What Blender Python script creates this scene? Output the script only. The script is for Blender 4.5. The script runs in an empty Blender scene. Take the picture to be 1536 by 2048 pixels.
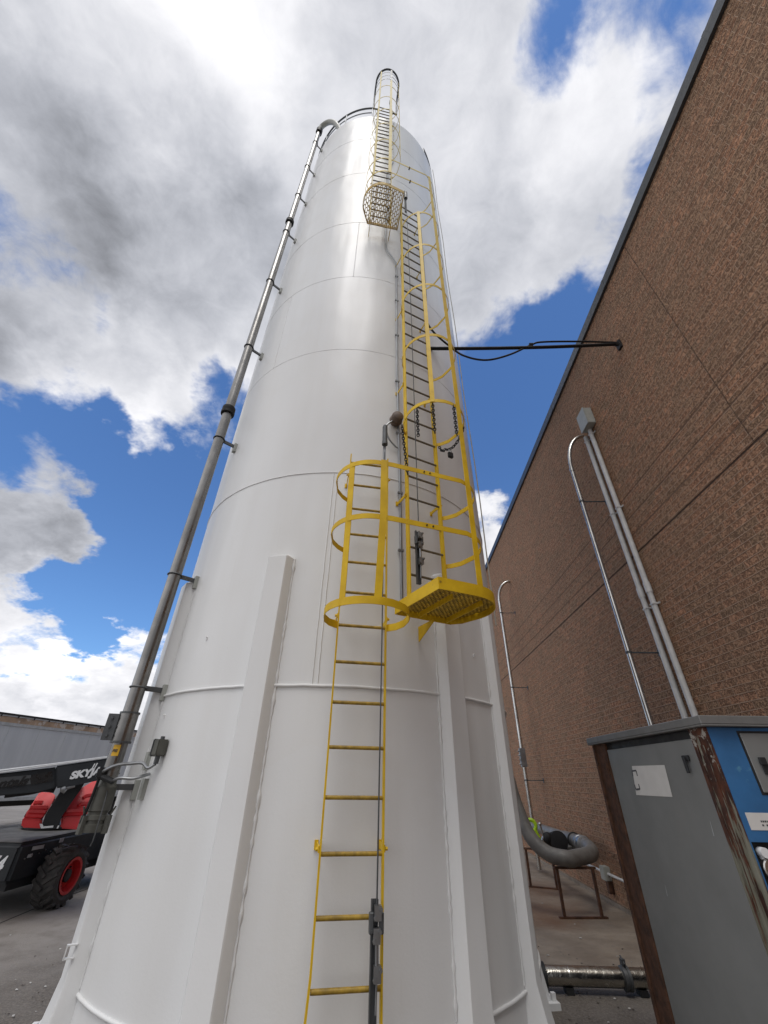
import bpy, bmesh, math, random
from mathutils import Vector, Matrix
random.seed(7)
sc = bpy.context.scene
R_ = math.radians

# ------------------------------------------------------------------ camera
CAMZ = 1.6                 # metres; the yard lies at z = GZ
GZ = -0.25
F_PX, CX, CY = 806.585, 768.0, 1024.0
RIGHT = Vector((0.99947774, 0.02896639, 0.01432456))
DOWN = Vector((-0.00398425, 0.55036145, -0.834917))
FWD = Vector((-0.03206822, 0.83442389, 0.55018943))
cam = bpy.data.cameras.new('camera'); camo = bpy.data.objects.new('camera', cam)
sc.collection.objects.link(camo); sc.camera = camo
cam.sensor_fit = 'VERTICAL'; cam.sensor_height = 36.0; cam.lens = 36 * F_PX / 2048
cam.clip_start = 0.05; cam.clip_end = 3000
m = Matrix.Identity(4)
for i in range(3):
    m[i][0] = RIGHT[i]; m[i][1] = -DOWN[i]; m[i][2] = -FWD[i]
m[2][3] = CAMZ
camo.matrix_world = m

# ------------------------------------------------------------------ measuring helpers
CAM = Vector((0, 0, CAMZ))
def ray(px, py):
    return (RIGHT * (px - CX) + DOWN * (py - CY) + FWD * F_PX).normalized()
def on_x(p, X):
    d = ray(*p); return CAM + d * (X / d.x)
def on_y(p, Y):
    d = ray(*p); return CAM + d * (Y / d.y)
def on_z(p, z=GZ):
    d = ray(*p); return CAM + d * ((z - CAMZ) / d.z)
def on_plane(p, o, n):
    d = ray(*p); return CAM + d * ((Vector(o) - CAM).dot(n) / d.dot(n))
def at_dist(p, h):
    d = ray(*p); return CAM + d * (h / math.hypot(d.x, d.y))

# ------------------------------------------------------------------ exposure, sky, sun
vs = sc.view_settings
vs.view_transform = 'Standard'; vs.look = 'None'; vs.exposure = 0.5; vs.gamma = 1.0; vs.use_curve_mapping = False
SUN_EL, SUN_AZ = 67.0, 184.0          # azimuth from +Y towards +X
sun = bpy.data.lights.new('sun', 'SUN'); suno = bpy.data.objects.new('sun', sun); sc.collection.objects.link(suno)
sun.energy = 0.95; sun.angle = R_(26); sun.color = (1.0, 0.965, 0.92)
sd = Vector((math.sin(R_(SUN_AZ)) * math.cos(R_(SUN_EL)), math.cos(R_(SUN_AZ)) * math.cos(R_(SUN_EL)), math.sin(R_(SUN_EL))))
suno.rotation_euler = sd.to_track_quat('Z', 'Y').to_euler()
suno.location = sd * 60

world = bpy.data.worlds.new('World'); sc.world = world; world.use_nodes = True
wt = world.node_tree; wt.nodes.clear()
class G:
    """small node-graph writer"""
    def __init__(s, t): s.t = t
    def n(s, kind, **kw):
        nd = s.t.nodes.new(kind)
        for k, v in kw.items(): setattr(nd, k, v)
        return nd
    def link(s, a, b): s.t.links.new(a, b)
    def put(s, sock, v):
        if hasattr(v, 'is_output'): s.link(v, sock)
        else: sock.default_value = v
    def math(s, op, a, b=None, c=None, clamp=False):
        nd = s.n('ShaderNodeMath', operation=op, use_clamp=clamp)
        s.put(nd.inputs[0], a)
        if b is not None: s.put(nd.inputs[1], b)
        if c is not None: s.put(nd.inputs[2], c)
        return nd.outputs[0]
    def vmath(s, op, a, b=None, scale=None):
        nd = s.n('ShaderNodeVectorMath', operation=op)
        s.put(nd.inputs[0], a)
        if b is not None: s.put(nd.inputs[1], b)
        if scale is not None: s.put(nd.inputs['Scale'], scale)
        return nd.outputs['Value'] if op in ('DOT_PRODUCT', 'LENGTH', 'DISTANCE') else nd.outputs['Vector']
    def noise(s, vec, scale, detail=4, rough=0.5, dist=0.0, out='Fac'):
        nd = s.n('ShaderNodeTexNoise'); s.put(nd.inputs['Vector'], vec)
        s.put(nd.inputs['Scale'], scale); nd.inputs['Detail'].default_value = detail
        nd.inputs['Roughness'].default_value = rough; nd.inputs['Distortion'].default_value = dist
        return nd.outputs[out]
    def map(s, v, a, b, c=0.0, d=1.0, smooth=True):
        nd = s.n('ShaderNodeMapRange', interpolation_type='SMOOTHSTEP' if smooth else 'LINEAR')
        s.put(nd.inputs[0], v)
        for i, x in enumerate((a, b, c, d)): nd.inputs[i + 1].default_value = x
        return nd.outputs[0]
    def mix(s, f, a, b, blend='MIX'):
        nd = s.n('ShaderNodeMix', data_type='RGBA', blend_type=blend)
        s.put(nd.inputs[0], f)
        for k, v in ((6, a), (7, b)):
            s.put(nd.inputs[k], v if hasattr(v, 'is_output') else (*v[:3], 1.0))
        return nd.outputs[2]

g = G(wt)
SKY_STR = 0.10
tc = g.n('ShaderNodeTexCoord').outputs['Generated']
dirn = g.vmath('NORMALIZE', tc)
sky = g.n('ShaderNodeTexSky', sky_type='NISHITA', sun_disc=False)
sky.sun_elevation = R_(SUN_EL); sky.sun_rotation = R_(SUN_AZ); sky.altitude = 0; sky.air_density = 1.0; sky.dust_density = 0.3; sky.ozone_density = 2.0
# the layer of cloud: its banks, holes and dark undersides stand in fixed directions of the sky dome
sepd = g.n('ShaderNodeSeparateXYZ'); g.link(dirn, sepd.inputs[0])
flatz = g.math('ADD', g.math('MAXIMUM', sepd.outputs[2], 0.0), 0.42)
pv = g.vmath('DIVIDE', dirn)
cz = g.n('ShaderNodeCombineXYZ')
for i in range(3): g.link(flatz, cz.inputs[i])
g.link(cz.outputs[0], pv.node.inputs[1])        # the cloud deck seen in perspective
wob = g.vmath('SUBTRACT', g.noise(pv, 3.0, 6, 0.60, 0.0, 'Color'), (0.5, 0.5, 0.5))
wd = g.vmath('NORMALIZE', g.vmath('ADD', dirn, g.vmath('SCALE', wob, scale=0.42)))
def blob(p, deg, w, soft=0.0):
    d = ray(*p) if len(p) == 2 else Vector(p).normalized()
    dot = g.vmath('DOT_PRODUCT', wd, tuple(d))
    return g.map(dot, math.cos(R_(deg)), 1.0, 0.0, w)
def total(items):
    acc = None
    for it in items:
        b = blob(*it); acc = b if acc is None else g.math('ADD', acc, b)
    return acc
cover = total([
    ((250, 170), 40, 0.95), ((620, 150), 34, 0.75), ((930, 260), 24, 0.50), ((900, 330), 12, 0.35), ((1010, 430), 14, 0.38), ((1330, 180), 18, 0.34), ((1190, 210), 8, 0.40),
    ((430, 620), 13, 0.70), ((300, 560), 18, 0.50), ((150, 760), 14, 0.72), ((330, 690), 10, 0.25), ((60, 640), 12, 0.45), ((350, 870), 10, 0.62), ((70, 1085), 13, 1.0), ((170, 1040), 9, 0.50),
    ((190, 1410), 9, 0.9), ((20, 1355), 9, 0.85), ((260, 1350), 7, 0.60), ((1000, 1075), 8, 1.1), ((1110, 630), 9, 0.36), ((950, 700), 6, 0.25), ((0, 1200), 6, 0.5),
    ((0.2, -1, 1.2), 60, 0.75), ((-1, -0.5, 0.42), 60, 0.95), ((1, 0, 0.6), 40, 0.4), ((0.5, 1.0, 0.3), 25, 0.35), ((0, -1, 0.35), 50, 0.5),  # banks out of view; the left one is added to light the wall
    ((1190, 60), 12, -1.0), ((1100, 0), 8, -0.5), ((1310, 120), 9, 0.45), ((1120, 330), 5, -0.3), ((1000, 600), 7, -0.25), ((1390, 60), 7, -0.3), ((1330, 330), 8, -0.35), ((0, 490), 11, -1.25), ((80, 600), 7, -0.75), ((230, 680), 7, -0.8), ((545, 520), 7, -1.0),
    ((100, 870), 12, -1.1), ((400, 790), 8, -0.9), ((340, 1050), 12, -1.2), ((230, 1230), 10, -1.1), ((80, 1235), 8, -1.0), ((270, 950), 9, -0.9), ((470, 960), 8, -0.6),
    ((1010, 830), 18, -1.0), ((1180, 700), 11, -0.35), ((1080, 720), 8, -0.3)])
fbm = g.noise(pv, 5.0, 11, 0.62, 0.35)
fine = g.noise(pv, 17.0, 9, 0.66, 0.5)
dens = g.math('ADD', cover, g.math('MULTIPLY', g.math('SUBTRACT', fbm, 0.5), 1.75))
dens = g.math('ADD', dens, g.math('MULTIPLY', g.math('SUBTRACT', fine, 0.5), 0.60))
mask = g.map(dens, -0.12, 0.60)
dark = total([((150, 340), 42, 0.60), ((50, 60), 36, 0.35), ((390, 530), 16, 0.62), ((330, 420), 26, 0.35), ((100, 1110), 13, 0.60), ((60, 960), 12, 0.2), ((200, 1450), 7, 0.45), ((40, 1415), 8, 0.45), ((940, 490), 10, 0.30), ((960, 250), 14, 0.22), ((800, 60), 16, 0.1)])
glow = total([((370, 115), 14, 0.42), ((640, 30), 22, 0.14), ((860, 200), 26, 0.10), ((440, 650), 14, 0.26), ((180, 760), 10, 0.26), ((240, 1365), 11, 0.30), ((20, 1320), 10, 0.3), ((350, 870), 8, 0.2), ((1180, 210), 9, 0.2), ((1000, 1070), 6, 0.3),
    ((-1, -0.55, 0.42), 55, 0.60), ((-0.9, 0.0, 0.25), 26, 0.25)])  # unseen bright cloud at left, added to lift the wall and cabinet
bil = g.noise(pv, 6.0, 8, 0.58, 0.4)
tone = g.math('SUBTRACT', 0.62, g.math('MULTIPLY', dark, 0.155))
tone = g.math('ADD', tone, glow)
tone = g.math('ADD', tone, g.math('MULTIPLY', g.math('SUBTRACT', bil, 0.5), 0.48))
tone = g.math('ADD', tone, g.math('MULTIPLY', g.math('SUBTRACT', fine, 0.5), 0.30))
tone = g.math('ADD', tone, g.map(dens, 0.2, 1.3, 0.05, -0.07))
tone = g.math('MULTIPLY', g.math('SMOOTH_MAX', tone, 0.16, 0.12), 0.765)
cool = g.mix(g.map(tone, 0.25, 0.75), (0.93, 0.965, 1.07), (0.985, 0.985, 1.02))
cloud = g.vmath('SCALE', cool, scale=g.math('MULTIPLY', tone, 1.0 / SKY_STR))
blue = g.mix(1.0, sky.outputs[0], (0.60, 0.84, 1.12), 'MULTIPLY')
skyc = g.mix(mask, blue, cloud)
bg = g.n('ShaderNodeBackground'); g.link(skyc, bg.inputs[0]); bg.inputs[1].default_value = SKY_STR
g.link(bg.outputs[0], g.n('ShaderNodeOutputWorld').inputs[0])

# ------------------------------------------------------------------ object helpers
WM = {}
UP = Vector((0, 0, 1))
def finish(bm, name, mat, smooth):
    bmesh.ops.recalc_face_normals(bm, faces=bm.faces)
    me = bpy.data.meshes.new(name); bm.to_mesh(me); bm.free()
    if mat: me.materials.append(mat)
    if smooth is not None:
        for p in me.polygons: p.use_smooth = True
        if smooth < 180: me.set_sharp_from_angle(angle=R_(smooth))
    return me
def obj(name, bm, mat, parent=None, smooth=40, label=None):
    """one mesh object; world-space bmesh, moved into the parent's frame"""
    if parent is None:
        lo = Vector((min(v.co.x for v in bm.verts), min(v.co.y for v in bm.verts), min(v.co.z for v in bm.verts)))
        hi = Vector((max(v.co.x for v in bm.verts), max(v.co.y for v in bm.verts), max(v.co.z for v in bm.verts)))
        base = Vector(((lo.x + hi.x) / 2, (lo.y + hi.y) / 2, lo.z)); M = Matrix.Translation(base)
    else: M = WM[parent.name]
    bm.transform(M.inverted())
    o = bpy.data.objects.new(name, finish(bm, name, mat, smooth)); sc.collection.objects.link(o)
    if parent is None: o.location = base
    else: o.parent = parent
    WM[o.name] = M
    if label: o['label'] = label
    return o
def tag(o, label, cat, group=None):
    o['label'] = label; o['category'] = cat
    if group: o['group'] = group
    return o
def thing(name, label, cat, loc, group=None):
    o = bpy.data.objects.new(name, None); sc.collection.objects.link(o); o.location = loc; o.empty_display_size = 0.2
    WM[o.name] = Matrix.Translation(Vector(loc))
    return tag(o, label, cat, group)
def setting(name, bm, mat, smooth=None, kind='structure'):
    o = obj(name, bm, mat, None, smooth); o['kind'] = kind; return o

B = bmesh.new
def frame_of(d, hint=None):
    d = Vector(d).normalized(); h = Vector(hint) if hint else (Vector((0, 0, 1)) if abs(d.z) < 0.95 else Vector((1, 0, 0)))
    x = h.cross(d)
    if x.length < 1e-5: x = Vector((1, 0, 0)).cross(d)
    x.normalize(); return x, d.cross(x).normalized(), d
def hexa(bm, pts):
    v = [bm.verts.new(p) for p in pts]
    for f in ((0, 1, 2, 3), (7, 6, 5, 4), (0, 4, 5, 1), (1, 5, 6, 2), (2, 6, 7, 3), (3, 7, 4, 0)): bm.faces.new([v[i] for i in f])
def box(bm, lo, hi):
    (a, b, c), (d, e, f) = lo, hi
    hexa(bm, [(a, b, c), (d, b, c), (d, e, c), (a, e, c), (a, b, f), (d, b, f), (d, e, f), (a, e, f)])
def bevel(bm, w, seg=2):
    bmesh.ops.bevel(bm, geom=list(bm.edges), offset=w, segments=seg, affect='EDGES', clamp_overlap=True)
def obox(bm, c, ax, ay, az, hx, hy, hz):
    c = Vector(c); pts = []
    for k in (-1, 1):
        for i, j in ((-1, -1), (1, -1), (1, 1), (-1, 1)): pts.append(c + ax * hx * i + ay * hy * j + az * hz * k)
    hexa(bm, pts)
def sweep(bm, path, prof, closed=False, up=None, cap=True, scale=None):
    """prof: list of (a,b) in the (side, up) frame of the path"""
    path = [Vector(p) for p in path]; n = len(path); rings = []; px = None
    for i, p in enumerate(path):
        a = path[i - 1] if (i > 0 or closed) else p
        b = path[(i + 1) % n] if (i < n - 1 or closed) else p
        d = (b - a).normalized()
        if up is not None:
            x, y, _ = frame_of(d, up)
        else:
            if px is None: x, y, _ = frame_of(d)
            else:
                x = (px - d * px.dot(d)).normalized(); y = d.cross(x)
        px = x; k = scale[i] if scale else 1.0
        rings.append([bm.verts.new(p + x * (u * k) + y * (v * k)) for u, v in prof])
    m_ = len(prof)
    for i in range(n if closed else n - 1):
        r0, r1 = rings[i], rings[(i + 1) % n]
        for j in range(m_): bm.faces.new((r0[j], r0[(j + 1) % m_], r1[(j + 1) % m_], r1[j]))
    if cap and not closed:
        bm.faces.new(rings[0][::-1]); bm.faces.new(rings[-1])
def circ(r, n=10): return [(r * math.cos(2 * math.pi * i / n), r * math.sin(2 * math.pi * i / n)) for i in range(n)]
def tube(bm, path, r, n=10, closed=False, cap=True, scale=None): sweep(bm, path, circ(r, n), closed, None, cap, scale)
def flat(bm, path, t, h, closed=False):
    """upright strip: t thick sideways, h tall"""
    sweep(bm, path, [(-t / 2, -h / 2), (t / 2, -h / 2), (t / 2, h / 2), (-t / 2, h / 2)], closed, (0, 0, 1))
def rod(bm, a, b, r, n=10, r2=None): tube(bm, [a, b], r, n, scale=[1, (r2 / r) if r2 is not None else 1])
def lathe(bm, o, d, prof, n=24, hint=None, cap=True):
    x, y, d = frame_of(d, hint); o = Vector(o); rings = []
    for (r, h) in prof:
        rings.append([bm.verts.new(o + d * h + x * (r * math.cos(2 * math.pi * i / n)) + y * (r * math.sin(2 * math.pi * i / n))) for i in range(n)] if r > 1e-6 else [bm.verts.new(o + d * h)])
    for a, b in zip(rings, rings[1:]):
        if len(a) == 1 and len(b) == 1: continue
        for i in range(n):
            j = (i + 1) % n
            if len(a) == 1: bm.faces.new((a[0], b[j], b[i]))
            elif len(b) == 1: bm.faces.new((a[i], a[j], b[0]))
            else: bm.faces.new((a[i], a[j], b[j], b[i]))
    for rg, fl in ((rings[0], True), (rings[-1], False)):
        if cap and len(rg) > 2: bm.faces.new(rg[::-1] if fl else rg)
def prism(bm, pts, vec):
    vec = Vector(vec); a = [bm.verts.new(Vector(p)) for p in pts]; b = [bm.verts.new(Vector(p) + vec) for p in pts]
    n = len(a); bm.faces.new(a[::-1]); bm.faces.new(b)
    for i in range(n): bm.faces.new((a[i], a[(i + 1) % n], b[(i + 1) % n], b[i]))
def sphere(bm, c, r, u=10, v=6, squash=(1, 1, 1)):
    q = bmesh.ops.create_uvsphere(bm, u_segments=u, v_segments=v, radius=r)
    for w in q['verts']: w.co = Vector((w.co.x * squash[0], w.co.y * squash[1], w.co.z * squash[2])) + Vector(c)
def smoothpath(pts, sub=8):
    """Catmull-Rom through the points"""
    P = [Vector(p) for p in pts]; P = [P[0] * 2 - P[1]] + P + [P[-1] * 2 - P[-2]]; out = []
    for i in range(1, len(P) - 2):
        a, b, c, d = P[i - 1:i + 3]
        for k in range(sub):
            t = k / sub
            out.append(0.5 * ((2 * b) + (c - a) * t + (2 * a - 5 * b + 4 * c - d) * t * t + (3 * b - a - 3 * c + d) * t ** 3))
    out.append(P[-2]); return out
def text_bm(s, size, o, xdir, ydir, depth=0.002, shear=0.0, bold=0.0, sx=1.0):
    cu = bpy.data.curves.new('t', 'FONT'); cu.body = s; cu.size = size; cu.extrude = depth; cu.shear = shear; cu.offset = bold
    to = bpy.data.objects.new('t', cu); sc.collection.objects.link(to)
    me = bpy.data.meshes.new_from_object(to.evaluated_get(bpy.context.evaluated_depsgraph_get()))
    bm = B(); bm.from_mesh(me)
    bpy.data.objects.remove(to); bpy.data.curves.remove(cu); bpy.data.meshes.remove(me)
    xd = Vector(xdir).normalized(); yd = Vector(ydir).normalized(); zd = xd.cross(yd); o = Vector(o)
    for v in bm.verts: v.co = o + xd * v.co.x * sx + yd * v.co.y + zd * (v.co.z + depth)
    return bm

# ------------------------------------------------------------------ materials
def new_mat(name):
    mt = bpy.data.materials.new(name); mt.use_nodes = True
    t = mt.node_tree; bs = t.nodes['Principled BSDF']; return mt, G(t), bs
def simple(name, col, rough=0.5, metal=0.0, var=0.12, scale=8.0, bump=0.0, bscale=60.0, spec=0.5, col2=None, spots=None, coat=0.0):
    """plain surface with uneven colour, gloss and a little relief"""
    mt, q, bs = new_mat(name)
    ob = q.n('ShaderNodeTexCoord').outputs['Object']
    nz = q.noise(ob, scale, 5, 0.6)
    c2 = col2 or tuple(max(0, c * (1 - var * 2)) for c in col)
    cc = q.mix(q.map(nz, 0.3, 0.7), c2, col)
    if spots:
        sc_, th, c3 = spots
        cc = q.mix(q.map(q.noise(ob, sc_, 6, 0.65), th, th + 0.08), cc, c3)
    q.link(cc, bs.inputs['Base Color'])
    q.link(q.map(q.noise(ob, scale * 2.3, 4), 0.2, 0.8, max(0.03, rough - 0.1), min(1, rough + 0.1)), bs.inputs['Roughness'])
    bs.inputs['Metallic'].default_value = metal; bs.inputs['Specular IOR Level'].default_value = spec
    if coat: bs.inputs['Coat Weight'].default_value = coat; bs.inputs['Coat Roughness'].default_value = 0.08
    if bump:
        bn = q.n('ShaderNodeBump'); bn.inputs['Strength'].default_value = 1.0; bn.inputs['Distance'].default_value = bump
        q.link(q.noise(ob, bscale, 4, 0.6), bn.inputs['Height']); q.link(bn.outputs[0], bs.inputs['Normal'])
    return mt

def mat_silo():
    mt, q, bs = new_mat('white_gloss_paint')
    ob = q.n('ShaderNodeTexCoord').outputs['Object']
    st = q.n('ShaderNodeMapping'); q.link(ob, st.inputs[0]); st.inputs['Scale'].default_value = (1.6, 1.6, 0.10)
    streak = q.noise(st.outputs[0], 2.6, 6, 0.6)
    cc = q.mix(q.map(streak, 0.35, 0.75), (0.725, 0.735, 0.740), (0.700, 0.705, 0.703))
    cc = q.mix(q.map(q.noise(ob, 1.1, 5, 0.6), 0.45, 0.8, 0, 0.45), cc, (0.655, 0.65, 0.625))
    mq = q.n('ShaderNodeMapping'); q.link(ob, mq.inputs[0]); mq.inputs['Scale'].default_value = (9, 9, 0.25)
    run = q.math('MULTIPLY', q.map(q.noise(mq.outputs[0], 2.4, 5, 0.7), 0.60, 0.80), q.map(q.noise(ob, 0.55, 3, 0.5), 0.42, 0.65))
    cc = q.mix(q.math('MULTIPLY', run, 0.30), cc, (0.50, 0.46, 0.40))
    pat = q.n('ShaderNodeTexVoronoi', feature='F1'); pat.inputs['Scale'].default_value = 0.55; q.link(ob, pat.inputs['Vector'])
    pr_ = q.n('ShaderNodeSeparateXYZ'); q.link(pat.outputs['Color'], pr_.inputs[0])
    cc = q.mix(q.map(pr_.outputs[0], 0.0, 1.0, 0.0, 0.35), cc, (0.70, 0.695, 0.68))
    spk = q.map(q.noise(ob, 26.0, 3, 0.7), 0.74, 0.78)
    cc = q.mix(q.math('MULTIPLY', spk, 0.35), cc, (0.42, 0.40, 0.37))
    q.link(cc, bs.inputs['Base Color'])
    q.link(q.map(streak, 0.3, 0.8, 0.30, 0.44), bs.inputs['Roughness'])
    bs.inputs['Specular IOR Level'].default_value = 0.17
    mp = q.n('ShaderNodeMapping'); q.link(ob, mp.inputs[0]); mp.inputs['Scale'].default_value = (1.0, 1.0, 0.35)
    b1 = q.n('ShaderNodeBump'); b1.inputs['Strength'].default_value = 1.0; b1.inputs['Distance'].default_value = 0.055
    q.link(q.noise(mp.outputs[0], 1.3, 2, 0.4), b1.inputs['Height'])
    b2 = q.n('ShaderNodeBump'); b2.inputs['Strength'].default_value = 0.5; b2.inputs['Distance'].default_value = 0.0012
    q.link(q.noise(ob, 55, 3, 0.5), b2.inputs['Height']); q.link(b1.outputs[0], b2.inputs['Normal'])
    q.link(b2.outputs[0], bs.inputs['Normal'])
    return mt
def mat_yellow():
    """safety yellow, blended to a paler tone with height"""
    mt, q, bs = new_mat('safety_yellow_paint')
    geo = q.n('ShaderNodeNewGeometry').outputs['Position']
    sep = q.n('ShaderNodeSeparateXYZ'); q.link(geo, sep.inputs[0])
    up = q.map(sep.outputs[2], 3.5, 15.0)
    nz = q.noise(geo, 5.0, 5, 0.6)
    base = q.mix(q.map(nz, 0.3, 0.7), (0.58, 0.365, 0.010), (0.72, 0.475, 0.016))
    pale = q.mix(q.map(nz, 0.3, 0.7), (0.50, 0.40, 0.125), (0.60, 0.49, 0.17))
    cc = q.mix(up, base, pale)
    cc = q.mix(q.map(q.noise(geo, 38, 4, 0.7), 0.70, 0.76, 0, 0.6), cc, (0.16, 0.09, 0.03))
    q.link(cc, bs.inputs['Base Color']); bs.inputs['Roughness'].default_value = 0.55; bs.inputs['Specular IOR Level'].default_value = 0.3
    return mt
W_X = 3.873                 # face of the brick wall
W_TOP = 9.28
def mat_brick():
    mt, q, bs = new_mat('brown_split_brick')
    ob = q.n('ShaderNodeTexCoord').outputs['Object']
    sep = q.n('ShaderNodeSeparateXYZ'); q.link(q.n('ShaderNodeNewGeometry').outputs['Position'], sep.inputs[0])
    yy, zz = sep.outputs[1], sep.outputs[2]
    cv = q.n('ShaderNodeCombineXYZ'); q.link(yy, cv.inputs[0]); q.link(zz, cv.inputs[1]); cv = cv.outputs[0]
    jit = q.vmath('ADD', cv, q.vmath('SCALE', q.vmath('SUBTRACT', q.noise(cv, 22, 2, 0.5, 0, 'Color'), (0.5, 0.5, 0.5)), scale=0.008))
    br = q.n('ShaderNodeTexBrick'); q.link(jit, br.inputs['Vector'])
    br.inputs['Scale'].default_value = 1.0; br.inputs['Brick Width'].default_value = 0.21; br.inputs['Row Height'].default_value = 0.0875
    br.inputs['Mortar Size'].default_value = 0.0045; br.inputs['Mortar Smooth'].default_value = 0.3; br.inputs['Bias'].default_value = -0.1
    br.inputs['Color1'].default_value = (0.52, 0.275, 0.165, 1); br.inputs['Color2'].default_value = (0.35, 0.235, 0.150, 1)
    br.inputs['Mortar'].default_value = (0.48, 0.34, 0.25, 1)
    base = q.mix(q.map(q.noise(cv, 2.4, 5, 0.6), 0.35, 0.7, 0, 0.5), br.outputs['Color'], (0.44, 0.275, 0.175))
    base = q.mix(q.map(q.noise(cv, 9.0, 3, 0.6), 0.62, 0.75, 0, 0.5), base, (0.45, 0.215, 0.145))
    base = q.mix(q.map(q.noise(cv, 0.5, 4, 0.6), 0.35, 0.7, 0, 0.35), base, (0.33, 0.21, 0.14))
    # pitted, worm-eaten faces of the bricks
    pit = q.noise(q.vmath('ADD', cv, q.vmath('SCALE', q.noise(cv, 20, 3, 0.5, 0, 'Color'), scale=0.05)), 27, 4, 0.60, 1.6)
    pitm = q.map(pit, 0.53, 0.42)
    onbrick = q.math('SUBTRACT', 1.0, br.outputs['Fac'])
    pitm = q.math('MULTIPLY', pitm, onbrick)
    base = q.mix(q.math('MULTIPLY', pitm, 0.8), base, (0.12, 0.065, 0.042))
    base = q.mix(1.0, base, q.mix(q.noise(cv, 210, 2, 0.5), (0.82, 0.82, 0.82), (1.18, 1.16, 1.12)), 'MULTIPLY')
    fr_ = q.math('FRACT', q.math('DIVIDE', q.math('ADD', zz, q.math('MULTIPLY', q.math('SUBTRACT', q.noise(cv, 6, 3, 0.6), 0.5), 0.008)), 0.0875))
    row_breakup = q.map(q.noise(cv, 3.5, 4, 0.6), 0.38, 0.62, 0.15, 0.75)
    base = q.mix(q.math('MULTIPLY', q.map(q.math('ABSOLUTE', q.math('SUBTRACT', fr_, 0.92)), 0.06, 0.03), row_breakup), base, (0.085, 0.045, 0.03))  # thin shadow line below each course joint, painted into the brick colour
    base = q.mix(q.math('MULTIPLY', q.map(q.math('ABSOLUTE', q.math('SUBTRACT', fr_, 0.04)), 0.07, 0.03), q.math('MULTIPLY', row_breakup, 0.42)), base, (0.52, 0.37, 0.27))
    # panel joints: one dark horizontal, three fine ones above it, uprights
    def line(v, c, w): return q.map(q.math('ABSOLUTE', q.math('SUBTRACT', v, c)), w, w * 0.6)
    jd = q.math('ADD', line(zz, 4.69, 0.016), q.math('MULTIPLY', line(yy, 3.35, 0.010), q.map(zz, 4.68, 4.70, 0, 0.5)), clamp=True)
    for yv in (12.4, -5.6, 21.4): jd = q.math('MAXIMUM', jd, q.math('MULTIPLY', line(yy, yv, 0.010), 0.5))
    jl = q.math('ADD', q.math('ADD', line(zz, 4.99, 0.014), line(zz, 5.27, 0.014)), line(zz, 5.63, 0.014), clamp=True)
    base = q.mix(q.math('MULTIPLY', jd, 0.9), base, (0.05, 0.03, 0.022))
    base = q.mix(q.math('MULTIPLY', jl, 0.7), base, (0.15, 0.09, 0.062))
    q.link(base, bs.inputs['Base Color']); bs.inputs['Roughness'].default_value = 0.9; bs.inputs['Specular IOR Level'].default_value = 0.25
    h = q.math('SUBTRACT', q.math('MULTIPLY', q.map(pit, 0.38, 0.6), onbrick), q.math('MULTIPLY', br.outputs['Fac'], 0.6))
    h = q.math('SUBTRACT', h, q.math('ADD', q.math('MULTIPLY', jd, 2.5), q.math('MULTIPLY', jl, 1.4)))
    bn = q.n('ShaderNodeBump'); bn.inputs['Strength'].default_value = 1.0; bn.inputs['Distance'].default_value = 0.010
    q.link(h, bn.inputs['Height']); q.link(bn.outputs[0], bs.inputs['Normal'])
    return mt
def mat_ground():
    mt, q, bs = new_mat('worn_yard_paving')
    p = q.n('ShaderNodeNewGeometry').outputs['Position']
    big = q.noise(p, 0.35, 6, 0.62); mid = q.noise(p, 2.2, 6, 0.6); fin = q.noise(p, 45, 5, 0.7)
    cc = q.mix(q.map(big, 0.35, 0.7), (0.225, 0.203, 0.182), (0.285, 0.262, 0.238))
    cc = q.mix(q.map(mid, 0.45, 0.75, 0, 0.6), cc, (0.170, 0.148, 0.127))
    sep = q.n('ShaderNodeSeparateXYZ'); q.link(p, sep.inputs[0])
    # grit and dirt gathered round the foot of the silo
    dv = q.vmath('DISTANCE', q.vmath('MULTIPLY', p, (1, 1, 0)), (-0.794, 5.725, 0))
    dirt = q.math('ADD', q.map(dv, 4.4, 2.6, smooth=True), q.math('MULTIPLY', q.math('SUBTRACT', mid, 0.5), 1.2), clamp=True)
    cc = q.mix(q.math('MULTIPLY', dirt, 0.75), cc, q.mix(q.map(fin, 0.35, 0.65), (0.045, 0.037, 0.030), (0.145, 0.122, 0.100)))
    cc = q.mix(q.map(fin, 0.56, 0.72, 0, 0.35), cc, (0.30, 0.285, 0.265))
    cc = q.mix(q.map(q.noise(p, 16, 4, 0.7), 0.66, 0.74, 0, 0.55), cc, (0.075, 0.065, 0.056))
    q.link(cc, bs.inputs['Base Color']); bs.inputs['Roughness'].default_value = 0.88
    bn = q.n('ShaderNodeBump'); bn.inputs['Distance'].default_value = 0.012; bn.inputs['Strength'].default_value = 0.8
    q.link(q.math('ADD', fin, q.math('MULTIPLY', q.noise(p, 140, 3, 0.6), 0.5)), bn.inputs['Height']); q.link(bn.outputs[0], bs.inputs['Normal'])
    return mt
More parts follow.
